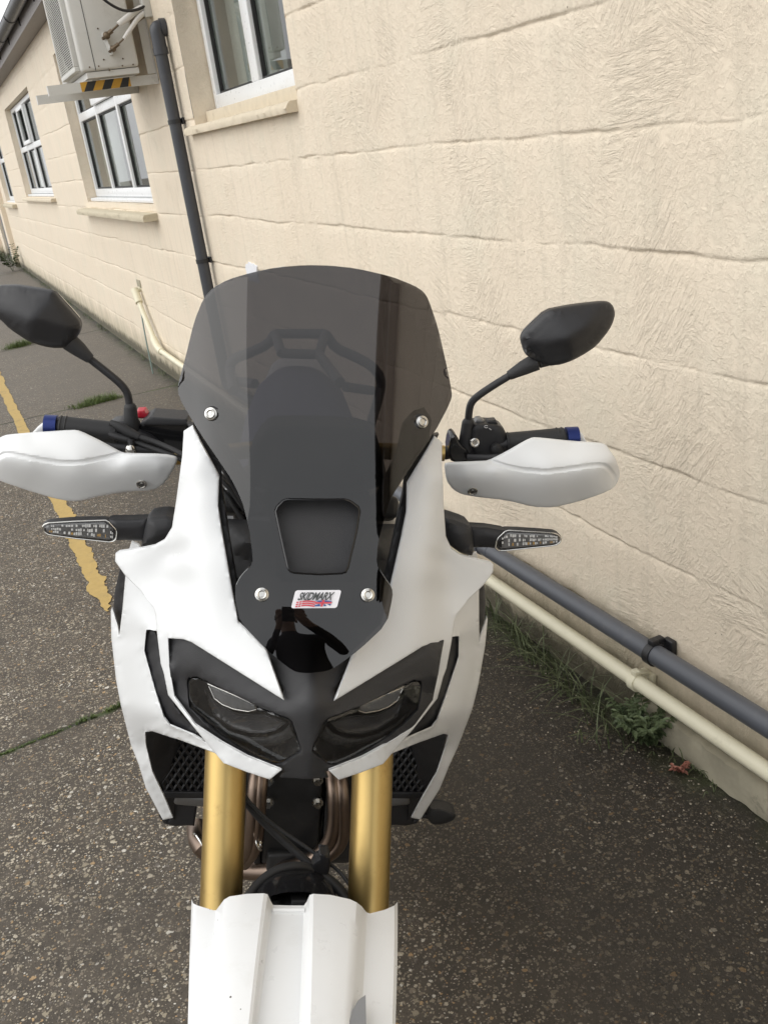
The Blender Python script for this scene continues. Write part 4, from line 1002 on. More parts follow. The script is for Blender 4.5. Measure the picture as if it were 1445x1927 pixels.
for side in (0, 1):
    hl = empty('headlight', (0, 0, 0), bike)
    L2 = lens_R if side else lens_L
    flat = Depth([(x, y, float(NOSE((x, y))[0])) for x, y in lens_L[::2]])
    def fl_(p, o=0.0):
        p = np.atleast_2d(np.array(p, float))
        if side:
            cl = np.interp(p[:, 1], [1085, 1467], [593, 581]); u = p[:, 0]-cl; p = np.stack([cl-u, p[:, 1]-.07*u], 1)
        return flat(p)+o
    mp_ = (lambda q: mir_px(q)) if side else (lambda q: q)
    sheet('lamp_housing', L2, lambda p: fl_(p, .034), MT['lampgrey'], hl, thick=.003, grid=10, bulge=(45, -.022), smooth=1)
    # side wall of the housing
    pl = densify(L2, 6); n = len(pl); V = [P(*p, float(fl_(p)[0])+.002) for p in pl]+[P(*p, float(fl_(p)[0])+.040) for p in pl]
    mk('lamp_rim', V, [(i, (i+1) % n, n+(i+1) % n, n+i) for i in range(n)], MT['black_matte'], hl, 60)
    sheet('daylight_lamp', mp_(drl), lambda p: fl_(p, .012), MT['drl'], hl, thick=.006, grid=5, bulge=(6, .003))
    dd_ = densify(mp_(drl[3:]+drl[:1]), 3)
    b = MB(); b.tube([P(*p, float(fl_(p)[0])+.0085) for p in densify(mp_(drl), 4)[::1]], .0011, seg=6); b.build('lamp_edge', MT['steel'], hl)
    sheet('reflector', mp_(rib), lambda p: fl_(p, .020), MT['rib'], hl, thick=.003, grid=5, bulge=(6, .003))
    big = [(385, 1300), (410, 1325), (450, 1345), (500, 1345), (538, 1360), (520, 1374), (497, 1380), (468, 1379), (437, 1370), (400, 1345)]
    sheet('main_lamp', mp_(big), lambda p: fl_(p, .022), MT['lampgrey'], hl, thick=.003, grid=6, bulge=(12, -.008))
    sheet('lens', L2, lambda p: fl_(p, .004), MT['smokelens'], hl, thick=.002, grid=8, bulge=(7, .0055), smooth=1)

# ---- indicators
IL = [(81, 991), (84, 987), (92, 984), (140, 981), (199, 979), (205, 982), (219, 997), (220, 1003), (218, 1015), (213, 1019), (206, 1020), (140, 1013), (92, 1006), (84, 1001)]
IR = [(932, 1031), (934, 1018), (938, 1011), (950, 1000), (957, 998), (1040, 1003), (1049, 1006), (1055, 1012), (1053, 1020), (1047, 1025), (1037, 1027), (951, 1036), (938, 1036)]
for (lens, stalk, boss, y) in ((IL, [(205, 977), (240, 977), (280, 975), (282, 1019), (235, 1016), (205, 1018)], [(276, 976), (286, 971), (322, 968), (345, 985), (345, 1020), (308, 1027), (272, 1031), (266, 1030), (269, 1005)], .30),
                               (IR, [(880, 990), (915, 992), (951, 998), (950, 1034), (920, 1030), (885, 1030)], [(835, 973), (845, 974), (881, 986), (889, 995), (892, 1010), (891, 1046), (878, 1044), (860, 1037), (840, 1020)], .30)):
    t = empty('turn_signal', (0, 0, 0), bike)
    cxm = np.array(lens).mean(0); body = [tuple(np.array(q)+(np.array(q)-cxm)/np.maximum(1, np.hypot(*(np.array(q)-cxm)))*2.2) for q in lens]
    sheet('signal_body', chaikin(body, 1), y+.004, MT['black_matte'], t, thick=.012, grid=7, bulge=(5, .003), back_bulge=(12, .010), smooth=0)
    sheet('reflector', [tuple(cxm+(np.array(q)-cxm)*np.array([.93, .78])) for q in lens], y+.001, MT['lampmid'], t, thick=.002, grid=6, bulge=(6, .001), smooth=0)
    la = np.array(lens, float); x0_, x1_ = la[:, 0].min(), la[:, 0].max(); bb = [MB(), MB(), MB()]; r7 = random.Random(int(x0_))
    xk = x0_+12
    while xk < x1_-8:
        w_ = r7.uniform(1.6, 4.0); ys_ = []
        for i in range(len(la)):
            a_, c_ = la[i], la[(i+1) % len(la)]
            if (a_[0]-xk)*(c_[0]-xk) <= 0 and abs(a_[0]-c_[0]) > 1e-6: ys_.append(a_[1]+(c_[1]-a_[1])*(xk-a_[0])/(c_[0]-a_[0]))
        if len(ys_) >= 2:
            ya, yb = min(ys_), max(ys_); hgt_ = yb-ya
            for (f0, f1) in ((.18, .36), (.40, .60), (.62, .82)):
                if r7.random() < .05: continue
                m_ = r7.choice([0, 0, 0, 1, 1, 2 if f0 > .4 else 0]) ; g0, g1 = f0+r7.uniform(0, .05), f1-r7.uniform(0, .05)
                qs = [P(xk, ya+hgt_*g0, y-.0025), P(xk+w_, ya+hgt_*g0, y-.0035), P(xk+w_, ya+hgt_*g1, y-.0025), P(xk, ya+hgt_*g1, y-.0035)]
                bb[0].add(qs, [(0, 1, 2, 3)], m_)
        xk += w_+r7.uniform(.4, 1.2)
    bb[0].build('led_row', [MT['ledwhite'], MT['alu'], MT['amber']], t, None)
    sheet('lens', lens, y-.004, MT['lens'], t, thick=.003, grid=6, bulge=(7, .007), smooth=0)
    pl = densify(lens, 4); b = MB(); q = [P(*p, y-.0045) for p in pl]; b.tube(q+[q[0]], .0010, seg=6, caps=False); b.build('lens_edge', MT['steel'], t)
    sheet('stalk', stalk, y+.006, MT['black_matte'], t, thick=.012, grid=8, bulge=(15, .010), back_bulge=(14, .009), smooth=0)
    sheet('stalk_boot', chaikin(boss, 1), y+.004, MT['black_tex'], t, thick=.02, grid=8, bulge=(22, .022), back_bulge=(20, .02), smooth=0)

# ---- mirrors
ML = [(-38, 566), (-25, 545), (0, 537), (30, 536), (50, 539), (90, 545), (104, 550), (118, 566), (140, 590), (151, 603), (154, 616), (149, 630), (136, 646), (120, 655), (100, 655), (83, 652), (55, 643), (20, 620), (0, 600), (-25, 585)]
MR = [(981, 645), (980, 636), (984, 626), (1000, 610), (1022, 589), (1037, 581), (1080, 573), (1132, 567), (1146, 568), (1154, 577), (1157, 590), (1154, 604), (1146, 621), (1122, 651), (1100, 666), (1078, 678), (1056, 686), (1031, 689), (1004, 678), (988, 667)]
for (poly, ridge, stem, boot, base, sgn) in (
    (ML, [(100, 552, .40), (60, 600, .378), (58, 645, .39), (-20, 560, .41), (20, 580, .393), (130, 620, .395), (154, 616, .41), (30, 536, .41), (120, 655, .405), (0, 600, .405), (151, 603, .41), (-38, 566, .42)],
     [(168, 674), (200, 699), (228, 722), (240, 738), (244, 756), (245, 782)], [(112, 634), (128, 641), (131, 643), (150, 658), (171, 676)], (246, 768, 248, 822), -1),
    (MR, [(1037, 584, .40), (1066, 639, .378), (1078, 676, .395), (1132, 568, .408), (1157, 590, .41), (981, 639, .41), (1010, 650, .392), (1110, 610, .385), (1031, 689, .405), (1146, 621, .405), (1000, 610, .402)],
     [(960, 706), (930, 724), (900, 744), (886, 757), (882, 775), (880, 806)], [(1030, 672), (1012, 678), (1008, 681), (985, 692), (957, 707)], (880, 797, 874, 862), 1)):
    mr = empty('mirror', (0, 0, 0), bike)
    sheet('mirror_housing', chaikin(poly, 1, .2), Depth(ridge), MT['black_matte'], mr, thick=.006, grid=8, smooth=2, bulge=(11, .008), back_bulge=(6, .006))
    c = np.array(poly).mean(0); inner = [tuple(c+(np.array(q)-c)*.9) for q in poly]
    dm = float(np.mean([r[2] for r in ridge]))
    V = [P(*p, dm+.0)+np.array([0, .026, 0]) for p in inner]; n = len(V); V += [v+np.array([0, .003, 0]) for v in V]
    mk('mirror_glass', V, [tuple(range(n)), tuple(range(2*n-1, n-1, -1))]+[(i, (i+1) % n, n+(i+1) % n, n+i) for i in range(n)], MT['steel'], mr)
    b = MB(); b.tube([P(*p, .42) for p in stem], .0058, seg=18, smooth=2); b.build('stem', MT['black_matte'], mr)
    b = MB(); q = [P(*p, .415) for p in boot]; b.tube([q[0], q[1]], [.0135, .0125], seg=22); b.tube([q[2], q[3], q[4]], [.0135, .0115, .0072], seg=22); b.build('stem_boot', MT['rubber'], mr)
    b = MB(); p0, p1 = P(base[0], base[1], .42), P(base[2], base[3], .42); b.tube([p0, p0*.5+p1*.5, p1], [.0095, .0115, .0125], seg=18); b.ball(p0, .0096); b.build('stem_base', MT['rubber'], mr)

# ---- handguards
GL = [(-30, 862), (-18, 836), (2, 823), (14, 819), (60, 815), (137, 810), (151, 812), (192, 832), (226, 851), (236, 854), (308, 855), (336, 861), (330, 878), (312, 908), (290, 923), (240, 925), (214, 929), (192, 933), (150, 943), (130, 943), (100, 937), (50, 922), (0, 905), (-20, 895)]
GR = [(836, 873), (846, 871), (900, 869), (919, 868), (951, 852), (989, 830), (1003, 824), (1020, 825), (1078, 831), (1130, 834), (1140, 837), (1146, 846), (1157, 861), (1166, 885), (1165, 900), (1155, 918), (1130, 930), (1091, 943), (1050, 953), (1031, 955), (1005, 954), (951, 941), (894, 935), (868, 930), (852, 921), (840, 905)]
for (poly, ctrl, groove, screw) in (
    (GL, [(-30, 862, .39), (0, 823, .385), (0, 862, .352), (0, 905, .385), (137, 810, .375), (150, 872, .338), (130, 943, .375), (60, 868, .342), (60, 926, .378), (60, 815, .38), (226, 851, .362), (236, 870, .345), (308, 855, .362), (336, 861, .368), (300, 880, .352), (250, 892, .350), (290, 923, .378), (240, 925, .374), (192, 933, .37), (200, 900, .350)],
     [(-14, 875), (7, 851), (60, 862), (120, 872), (154, 870), (200, 861), (228, 853)], (267, 911)),
    (GR, [(1166, 890, .40), (1142, 838, .385), (1150, 870, .36), (1155, 918, .39), (1005, 824, .375), (1030, 889, .335), (1031, 955, .375), (1090, 878, .340), (1091, 943, .38), (1078, 831, .378), (927, 868, .360), (930, 885, .345), (840, 872, .368), (836, 900, .365), (868, 930, .380), (880, 900, .352), (894, 935, .378), (951, 941, .372), (960, 910, .350)],
     [(925, 868), (950, 877), (983, 884), (1027, 888), (1078, 881), (1137, 872), (1158, 898), (1155, 916)], (889, 924))):
    gl2 = np.array(groove, float); path = np.concatenate([gl2[i]+(gl2[i+1]-gl2[i])*np.linspace(0, 1, 9)[:-1, None] for i in range(len(gl2)-1)]+[gl2[-1:]])
    for _ in range(8): path[1:-1] = .5*path[1:-1]+.25*(path[2:]+path[:-2])
    tn = np.gradient(path, axis=0); tn /= np.hypot(*tn.T)[:, None]; nn_ = np.stack([-tn[:, 1], tn[:, 0]], 1)
    exg = np.concatenate([path+nn_*o_ for o_ in (-8, -5.5, -3.8, -2, 0, 2, 3.8, 5.5, 8)])
    def carve(V2, D, path=path):
        d = np.minimum.reduce([np.hypot(*(V2-(a_+np.clip(((V2-a_)@(c_-a_))/max(1e-9, (c_-a_)@(c_-a_)), 0, 1)[:, None]*(c_-a_))).T) for a_, c_ in zip(path[:-1], path[1:])])
        return D+.0034*np.exp(-(d/3.8)**4)
    hg = sheet('handguard', chaikin(poly, 1, .2), TPS(ctrl, .02), MT['white'], bike, thick=.004, grid=4, smooth=0, bulge=(4, .003), warp=carve, extra=exg)
    dp = TPS(ctrl, .02)
    c = Vector(P(*screw, float(dp(np.array([screw], float))[0])-.006)); ax = Vector((0, -1, -.25)).normalized()
    b = MB(); b.torus(c, ax, .0062, .0016, 20, 8); b.tube([c-ax*.002, c+ax*.0005], .0055, seg=16); b.tube([c, c+ax*.0012], .0025, seg=6); b.build('guard_screw', MT['steel'], hg)

# ---- handlebar, grips, controls
b = MB(); b2 = MB(); hb = [P(90, 803, .415), P(180, 806, .415), P(262, 815, .42), P(330, 860, .43)]
hb2 = [P(1085, 824, .415), P(960, 834, .415), P(880, 845, .42), P(836, 853, .43)]
full = [Vector(p) for p in hb]+[Vector((-.05, .44, 1.19)), Vector((.05, .44, 1.19))]+[Vector(p) for p in hb2[::-1]]
b.tube(full[3:7], [.0125, .014, .014, .0125], seg=18, smooth=2); hbo = b.build('handlebar', MT['gold'], bike)
for q_ in (full[:4], full[6:]): one('tube', q_, .0105, seg=18, smooth=1).build('bar_end_tube', MT['black_matte'], hbo)
for (a, c, d, e) in (((112, 803), (222, 815), (86, 802), (109, 803)), ((1060, 824), (952, 834), (1086, 823), (1064, 824))):
    b = MB(); b.tube([P(*a, .415), P(*c, .418)], .0165, seg=24)
    va, vb = Vector(P(*a, .415)), Vector(P(*c, .418))
    for k in (0, 1, 11): b.torus(va.lerp(vb, .03+k*.085), (vb-va), .0165, .0012, 24, 6)
    b.build('grip', MT['rubber'], bike)
    b = MB(); b.tube([P(*d, .415), P(*e, .415)], .0172, seg=28); b.build('bar_ring', MT['blue'], bike)
# white end brackets of the handguards
sheet('guard_bracket', [(58, 818), (70, 805), (88, 791), (98, 790), (102, 795), (92, 802), (84, 816)], .41, MT['white'], bike, thick=.012, grid=5, bulge=(4, .003), smooth=0)
sheet('guard_bracket', [(1076, 816), (1083, 813), (1095, 815), (1104, 832), (1092, 834), (1086, 820)], .41, MT['white'], bike, thick=.012, grid=5, bulge=(4, .003), smooth=0)
# front brake reservoir and lever, left in the picture
sheet('brake_reservoir', chaikin([(262, 798), (285, 787), (350, 792), (366, 800), (368, 870), (300, 868), (262, 838)], 1, .15), .425, MT['black_gloss'], bike, thick=.04, grid=9, bulge=(5, .004), smooth=0)
sheet('reservoir_lid', [(266, 796), (284, 784), (352, 789), (360, 801), (266, 800)], .418, MT['black_tex'], bike, thick=.05, grid=7, bulge=(3, .002), smooth=0)
sheet('kill_switch', [(258, 773), (272, 772), (279, 783), (277, 788), (259, 787)], .45, MT['red'], bike, thick=.02, grid=5, bulge=(3, .003), smooth=0)
sheet('throttle_housing', chaikin([(205, 795), (235, 790), (262, 800), (270, 850), (240, 860), (215, 845), (190, 825)], 1), .42, MT['black_matte'], bike, thick=.03, grid=8, bulge=(10, .008), smooth=0)
b = MB()
b.tube([P(208, 795, .40), P(222, 801, .398), P(243, 813, .396), P(262, 822, .394)], [.0045, .0065, .0075, .0055], seg=12, smooth=1)
b.tube([P(262, 822, .394), P(300, 834, .39), P(345, 855, .37), P(420, 900, .34), P(462, 960, .33)], .0040, seg=10, smooth=2)
b.tube([P(205, 817, .40), P(220, 822, .398), P(246, 828, .396)], [.004, .006, .0055], seg=12, smooth=1)
b.tube([P(246, 828, .396), P(285, 843, .39), P(345, 864, .372), P(415, 912, .35), P(458, 980, .33)], .0038, seg=10, smooth=2)
b.tube([P(415, 895, .36), P(440, 915, .35), P(470, 960, .34)], .0045, seg=10, smooth=1)
b.build('control_cables', MT['rubber'], bike)
b = MB(); b.tube([P(247, 826, .39), P(247, 842, .388)], .005, seg=10); b.build('adjuster', MT['black_matte'], bike)
b = MB(); b.ball(P(246, 846, .383), .0085); b.tube([P(246, 846, .383), P(249, 855, .383)], .008, seg=12); b.build('mount_bolt', MT['steel'], bike)
b = MB(); b.tube([P(300, 850, .40), P(220, 842, .385), P(160, 835, .38), P(120, 832, .378)], [.007, .006, .0055, .006], seg=12, smooth=1); b.build('brake_lever', MT['black_matte'], bike)
# switchgear, right in the picture
sheet('switch_housing', chaikin([(888, 800), (905, 796), (935, 798), (950, 806), (956, 840), (950, 862), (915, 865), (888, 862), (884, 830)], 1), .415, MT['black_matte'], bike, thick=.035, grid=8, bulge=(9, .008), smooth=0)
sheet('switch_button', [(893, 797), (897, 788), (905, 787), (912, 792), (914, 799)], .425, MT['alu'], bike, thick=.015, grid=5, bulge=(3, .003), smooth=0)
sheet('switch_button', [(914, 798), (918, 791), (933, 790), (937, 799)], .42, MT['black_tex'], bike, thick=.015, grid=5, bulge=(3, .003), smooth=0)
sheet('bar_clamp', chaikin([(846, 822), (853, 815), (860, 820), (866, 835), (880, 845), (888, 868), (850, 872), (842, 850)], 1), .41, MT['black_gloss'], bike, thick=.03, grid=6, bulge=(5, .005), smooth=0)
sheet('switch_boot', chaikin([(922, 840), (935, 832), (948, 845), (945, 862), (925, 862)], 1), .402, MT['rubber'], bike, thick=.02, grid=6, bulge=(8, .008), smooth=0)
b = MB(); c = Vector(P(893, 833, .400)); b.torus(c, (0, -1, .3), .0055, .0022, 20, 8); b.tube([c-Vector((0, .002, 0)), c+Vector((0, .01, 0))], .004, seg=10); b.build('mount_bolt', MT['steel'], bike)
b = MB()
for k in range(9):
    a = 2*math.pi*k/8; 
q = [P(915+3.2*math.cos(t_)-.5, 803+2.2*math.sin(t_), .4055) for t_ in np.linspace(.4, 5.6, 14)]; b.tube(q, .0005, seg=5)
b.tube([P(920, 806, .4055), P(924, 809, .4055)], .0006, seg=5); b.build('switch_symbol', MT['print_white'], bike)
b = MB(); b.tube([P(880, 862, .40), P(930, 862, .385), P(990, 855, .38), P(1030, 850, .378)], [.007, .006, .0055, .006], seg=12, smooth=1); b.build('clutch_lever', MT['black_matte'], bike)
# ---- instrument cluster, headlamp stay, inside shapes seen through the screen
sheet('instrument_hood', chaikin([(497, 806), (520, 798), (660, 800), (705, 812), (718, 850), (735, 930), (460, 930), (470, 850)], 1), Depth([(497, 806, .34), (700, 806, .34), (460, 930, .25), (735, 930, .25), (600, 800, .33), (600, 930, .24)]), MT['black_tex'], bike, thick=.05, grid=12, bulge=(16, .012), smooth=2)
for s in (0, 1):
    sheet('screen_stay', [(372, 765), (384, 765), (402, 800), (470, 905), (500, 960), (470, 975), (440, 925), (380, 820)] if not s else [(800, 770), (812, 790), (806, 830), (762, 890), (724, 960), (700, 970), (705, 940), (745, 860), (758, 800), (778, 778)], Depth([(372, 765, .335), (410, 800, .31), (380, 820, .325), (470, 905, .25), (500, 960, .225), (470, 975, .232)] if not s else [(800, 770, .335), (812, 790, .33), (806, 830, .32), (745, 860, .27), (724, 960, .225), (700, 970, .222), (758, 800, .30)]), MT['black_matte'], bike, thick=.012, grid=8, bulge=(4, .003), smooth=1)
b = MB(); b.tube([P(440, 925, .36), P(452, 950, .37), P(456, 990, .38)], .012, seg=16, smooth=1); b.build('fork_stem', MT['black_matte'], bike)

# ---- forks (gold upper tubes), clamps
fp = P(417, 1712, .085); a_f, b_f = fp[1]-.52*fp[2], .52
for (p0, p1, r0) in (((425.0, 1440), (416.5, 1700), .0300), ((701, 1440), (693, 1700), .0300)):
    q0, q1 = Vector(plane_line_hit(*p0, a_f, b_f)), Vector(plane_line_hit(*p1, a_f, b_f)); d = (q1-q0).normalized()
    s = 1 if q0.x > 0 else -1
    b = MB(); zt = (.955-q0.z)/d.z; zb = (.60-q0.z)/d.z
    b.tube([q0+d*zt, q0+d*zb], r0, seg=56); b.build('fork_tube', MT['gold'], bike)
    ax = q0+d*((.345-q0.z)/d.z)
    b = MB(); b.tube([q0+d*zb, ax+d*.0], .0235, seg=32); b.tube([ax-d*.06, ax+d*.03], .034, seg=24); b.build('fork_slider', MT['alu'], bike)
    axle = ax
AXY, AXZ = axle.y-.03, .345
b = MB(); dfk = Vector((0, .4613, .887))
def fk(z, x=0): return Vector((x, a_f+b_f*z, z))
b.box(fk(.985)+Vector((0, .02, 0)), (.29, .07, .05), Matrix.Rotation(-R_(27), 3, 'X'), bev=.01); b.box(fk(1.12)+Vector((0, .02, 0)), (.27, .06, .035), Matrix.Rotation(-R_(27), 3, 'X'), bev=.01)
b.tube([fk(.96)+Vector((0, .06, 0)), fk(1.13)+Vector((0, .06, 0))], .03, seg=24); b.build('fork_clamp', MT['engine'], bike)

# ---- front wheel
def wheel(name, y, z, R, tw, rimr, spokes=36):
    wl = empty(name, (0, y, z), bike)
    b = MB(); n = 96; prof = []
    for k in range(15):
        a = math.pi*(k/14); prof.append((math.cos(a)*tw/2, (R-.055)+.055*math.sin(a)**.8))
    prof = [(tw*.36, rimr+.004)]+prof+[(-tw*.36, rimr+.004)]
    v = [(x, r*math.cos(2*math.pi*i/n), r*math.sin(2*math.pi*i/n)) for i in range(n) for (x, r) in prof]; m = len(prof)
    b.add(v, [(i*m+k, i*m+k+1, ((i+1) % n)*m+k+1, ((i+1) % n)*m+k) for i in range(n) for k in range(m-1)])
    for i in range(54):      # tread blocks
        a = 2*math.pi*i/54
        for x in (-.3, 0, .3):
            rr = R-.001-.012*(x/.3)**2; M = Matrix.Rotation(a+(.03 if x else 0), 3, 'X')
            b.box(M @ Vector((x*tw, 0, rr)), (tw*.24, .026, .012), M, bev=.002)
    b.build('tyre', MT['rubber'], wl)
    b = MB(); prof = [(-tw*.36, rimr+.008), (-tw*.34, rimr), (-tw*.2, rimr-.014), (tw*.2, rimr-.014), (tw*.34, rimr), (tw*.36, rimr+.008)]; m = len(prof)
    v = [(x, r*math.cos(2*math.pi*i/n), r*math.sin(2*math.pi*i/n)) for i in range(n) for (x, r) in prof]
    b.add(v, [(i*m+k, i*m+k+1, ((i+1) % n)*m+k+1, ((i+1) % n)*m+k) for i in range(n) for k in range(m-1)]); b.build('rim', MT['gold'], wl)
    b = MB()
    for i in range(spokes):
        a = 2*math.pi*i/spokes; s = 1 if i % 2 else -1; o = .35*(1 if (i//2) % 2 else -1)
        b.tube([(s*.032, .03*math.cos(a+o), .03*math.sin(a+o)), (s*.01, (rimr-.012)*math.cos(a), (rimr-.012)*math.sin(a))], .0018, seg=6)
    b.build('spokes', MT['steel'], wl)
    b = MB(); b.tube([(-.06, 0, 0), (-.04, 0, 0), (.04, 0, 0), (.06, 0, 0)], [.035, .028, .028, .035], seg=28); b.build('hub', MT['alu'], wl)
    b = MB()
    for s in (-1, 1): b.torus((s*.068, 0, 0), (1, 0, 0), .135, .020, 60, 6, flat=.12)
    b.build('brake_disc', MT['steel'], wl)
    return wl
wheel('front_wheel', AXY, AXZ, .345, .092, .267)
wheel('rear_wheel', 1.46, .325, .325, .145, .235)

# ---- front fender, lofted round the wheel axis from picture columns
def cyl(px, py, r):
    d = BM_ @ ray(px, py); o = np.array([X0, -YC, ZC]); oy, oz = o[1]-AXY, o[2]-AXZ
    A, B_, C_ = d[1]**2+d[2]**2, 2*(oy*d[1]+oz*d[2]), oy*oy+oz*oz-r*r
    t = (-B_-math.sqrt(max(0, B_*B_-4*A*C_)))/(2*A); q = o+d*t
    return q, math.atan2(q[1]-AXY, q[2]-AXZ)        # angle, 0 on top, positive to the rear
cols = [((361, 1692), (354, 1927), .345), ((364, 1700), (359, 1927), .350), ((372, 1704), (366, 1927), .353), ((402, 1713), (389, 1927), .356), ((407, 1713), (393, 1927), .357), ((416, 1701), (399, 1927), .372), ((422, 1693), (404, 1927), .379), ((432, 1687), (414, 1927), .382), ((465, 1682), (440, 1927), .386), ((497, 1681), (468, 1927), .388), ((504, 1683), (474, 1927), .386),
        ((510, 1696), (480, 1927), .374), ((514, 1703), (486, 1927), .371), ((545, 1704), (525, 1927), .371), ((572, 1704), (563, 1927), .371), ((577, 1697), (568, 1927), .374), ((583, 1684), (577, 1927), .386), ((590, 1682), (584, 1927), .388), ((622, 1684), (613, 1927), .386), ((658, 1692), (646, 1927), .382), ((671, 1698), (655, 1927), .379), ((680, 1705), (664, 1927), .372), ((690, 1717), (680, 1927), .357), ((696, 1719), (690, 1927), .356), ((724, 1712), (722, 1927), .353), ((742, 1704), (738, 1927), .350), ((748, 1697), (744, 1927), .345)]
NR = 46; V = []
rows = []
for (t_, u_, r) in cols:
    q0, a0 = cyl(*t_, r); q1, a1 = cyl(*u_, r)
    sl = (q1[0]-q0[0])/(a1-a0) if abs(a1-a0) > 1e-3 else 0
    col = []
    for k in range(NR):
        s = k/(NR-1); a = a0+(R_(-68)-a0)*s
        x = q0[0]+sl*(a-a0)
        if a < a1: x = q1[0]*(1-.55*((a1-a)/(a1-R_(-68)))**1.4)
        rr = r+.012*max(0, (a1-a))
        col.append((x, AXY+rr*math.sin(a), AXZ+rr*math.cos(a)))
    rows.append(col)
m = len(rows); V = [rows[j][k] for k in range(NR) for j in range(m)]
Fd = [(k*m+j, k*m+j+1, (k+1)*m+j+1, (k+1)*m+j) for k in range(NR-1) for j in range(m-1)]
n0 = len(V); V += [(p[0], p[1]-.0035*math.sin(math.atan2(p[1]-AXY, p[2]-AXZ)), p[2]-.0035*math.cos(math.atan2(p[1]-AXY, p[2]-AXZ))) for p in V]
F2 = Fd+[tuple(n0+i for i in reversed(f)) for f in Fd]
bd = [k for k in range(m)]; F2 += [(j+1, j, n0+j, n0+j+1) for j in range(m-1)]+[((NR-1)*m+j, (NR-1)*m+j+1, n0+(NR-1)*m+j+1, n0+(NR-1)*m+j) for j in range(m-1)]
F2 += [(k*m, (k+1)*m, n0+(k+1)*m, n0+k*m) for k in range(NR-1)]+[((k+1)*m+m-1, k*m+m-1, n0+k*m+m-1, n0+(k+1)*m+m-1) for k in range(NR-1)]
fen = mk('front_fender', V, F2, MT['white_dirty'], bike, 28)
b = MB(); n = 26; v = []      # black rear section of the fender under the fork bridge
for i in range(n+1):
    a = R_(17+58*i/n)
    for k in range(13):
        u = k/12*2-1; r = .362-.018*u*u-.02*abs(u)**6; v.append((u*.062-.005, AXY+r*math.sin(a), AXZ+r*math.cos(a)+.004))
b.add(v, [(i*13+k, i*13+k+1, (i+1)*13+k+1, (i+1)*13+k) for i in range(n) for k in range(12)]); b.build('inner_fender', MT['black_gloss'], bike)
# lip across the notch, vent slot on the fender's side
q = [cyl(x, 1704, .371)[0]+np.array([0, .0, .0]) for x in (514, 530, 545, 560, 573)]
b = MB(); b.tube([p+np.array([0, -.012, .002]) for p in q], .0045, seg=8); b.build('notch_lip', MT['white_dirty'], fen)
vp_ = [cyl(x, y, .3775)[0] for x, y in ((688, 1872), (689, 1927), (690, 1960), (668, 1960), (656, 1927), (664, 1900), (674, 1882))]
n = len(vp_); b = MB(); b.add(vp_, [tuple(range(n))]); b.build('side_slot', MT['lampmid'], fen)

# ---- hoses between the forks
b = MB(); b.tube([P(450, 1488, .20), P(475, 1525, .20), P(520, 1570, .19), P(565, 1610, .17), P(600, 1640, .15), P(635, 1665, .13), P(662, 1700, .10)], .0062, seg=14, smooth=2)
b.tube([P(462, 1696, .06), P(485, 1662, .09), P(520, 1636, .11), P(560, 1628, .12), P(595, 1636, .13), P(625, 1660, .12), P(655, 1695, .09)], .0066, seg=14, smooth=2); b.build('brake_hose', MT['rubber'], bike)
b = MB(); b.tube([P(455, 1495, .195), P(510, 1550, .18), P(570, 1590, .16), P(610, 1618, .145), P(640, 1640, .13), P(660, 1668, .11)], .0028, seg=10, smooth=2); b.build('sensor_wire', MT['rubber'], bike)
sheet('hose_clip', chaikin([(585, 1638), (592, 1622), (603, 1616), (600, 1606), (618, 1608), (622, 1622), (620, 1640), (612, 1655), (600, 1650)], 1, .15), .125, MT['black_matte'], bike, thick=.02, grid=6, bulge=(4, .004), smooth=0)

# ---- radiators with guards, pods
for s in (1, -1):
    rd = empty('radiator', (0, 0, 0), bike)
    c = Vector(P(345, 1440, .40)); c.x = s*abs(c.x) if s < 0 else abs(c.x)
    c.x = s*.165
    b = MB(); c.x = s*.178; b.box((c.x, .45, .63), (.12, .035, .19), bev=.006)
    b.build('radiator_core', MT['void'], rd)
    g = MB(); x0, x1, z0, z1 = c.x-.058, c.x+.058, .555, .725; dd = .0135
    k = -20
    import itertools
    for sg in (1, -1):
        for k in range(-40, 60):
            # diagonal bars z = z0 + sg*(x-xc)*1.7 + k*dd*1.9 clipped to the frame
            pts = []
            f_ = lambda x: (z0+z1)/2+sg*(x-c.x)*1.75+k*dd*1.75
            xa, xb = x0, x1
            za, zb = f_(xa), f_(xb)
            if sg > 0:
                if zb < z0 or za > z1: continue
                if za < z0: xa = xa+(z0-za)/1.75; za = z0
                if zb > z1: xb = xb-(zb-z1)/1.75; zb = z1
            else:
                if za < z0 or zb > z1: continue
                if za > z1: xa = xa+(za-z1)/1.75; za = z1
                if zb < z0: xb = xb-(z0-zb)/1.75; zb = z0
            if xb-xa < .004: continue
            g.tube([(xa, .425, za), (xb, .425, zb)], .0030, seg=5, caps=False)
    g.box((c.x, .425, z0-.006), (.12, .012, .014), bev=.002); g.box((c.x, .425, z1+.006), (.12, .012, .014), bev=.002); g.box((x0-.004, .425, (z0+z1)/2), (.012, .012, z1-z0), bev=.002); g.box((x1+.004, .425, (z0+z1)/2), (.012, .012, z1-z0), bev=.002)
    g.build('radiator_guard', MT['black_matte'], rd)
    b = MB(); b.box((s*.172, .445, .522), (.085, .02, .026), Matrix.Rotation(s*R_(-6), 3, 'Y'), bev=.008); b.build('radiator_bracket', MT['alu'], rd)
sheet('lower_pod', [(300, 1536), (318, 1545), (325, 1500), (345, 1500), (374, 1505), (371, 1520), (366, 1554), (350, 1553), (330, 1555), (309, 1550)], .455, MT['black_matte'], bike, thick=.07, grid=8, bulge=(4, .003), smooth=0, mirror=True)
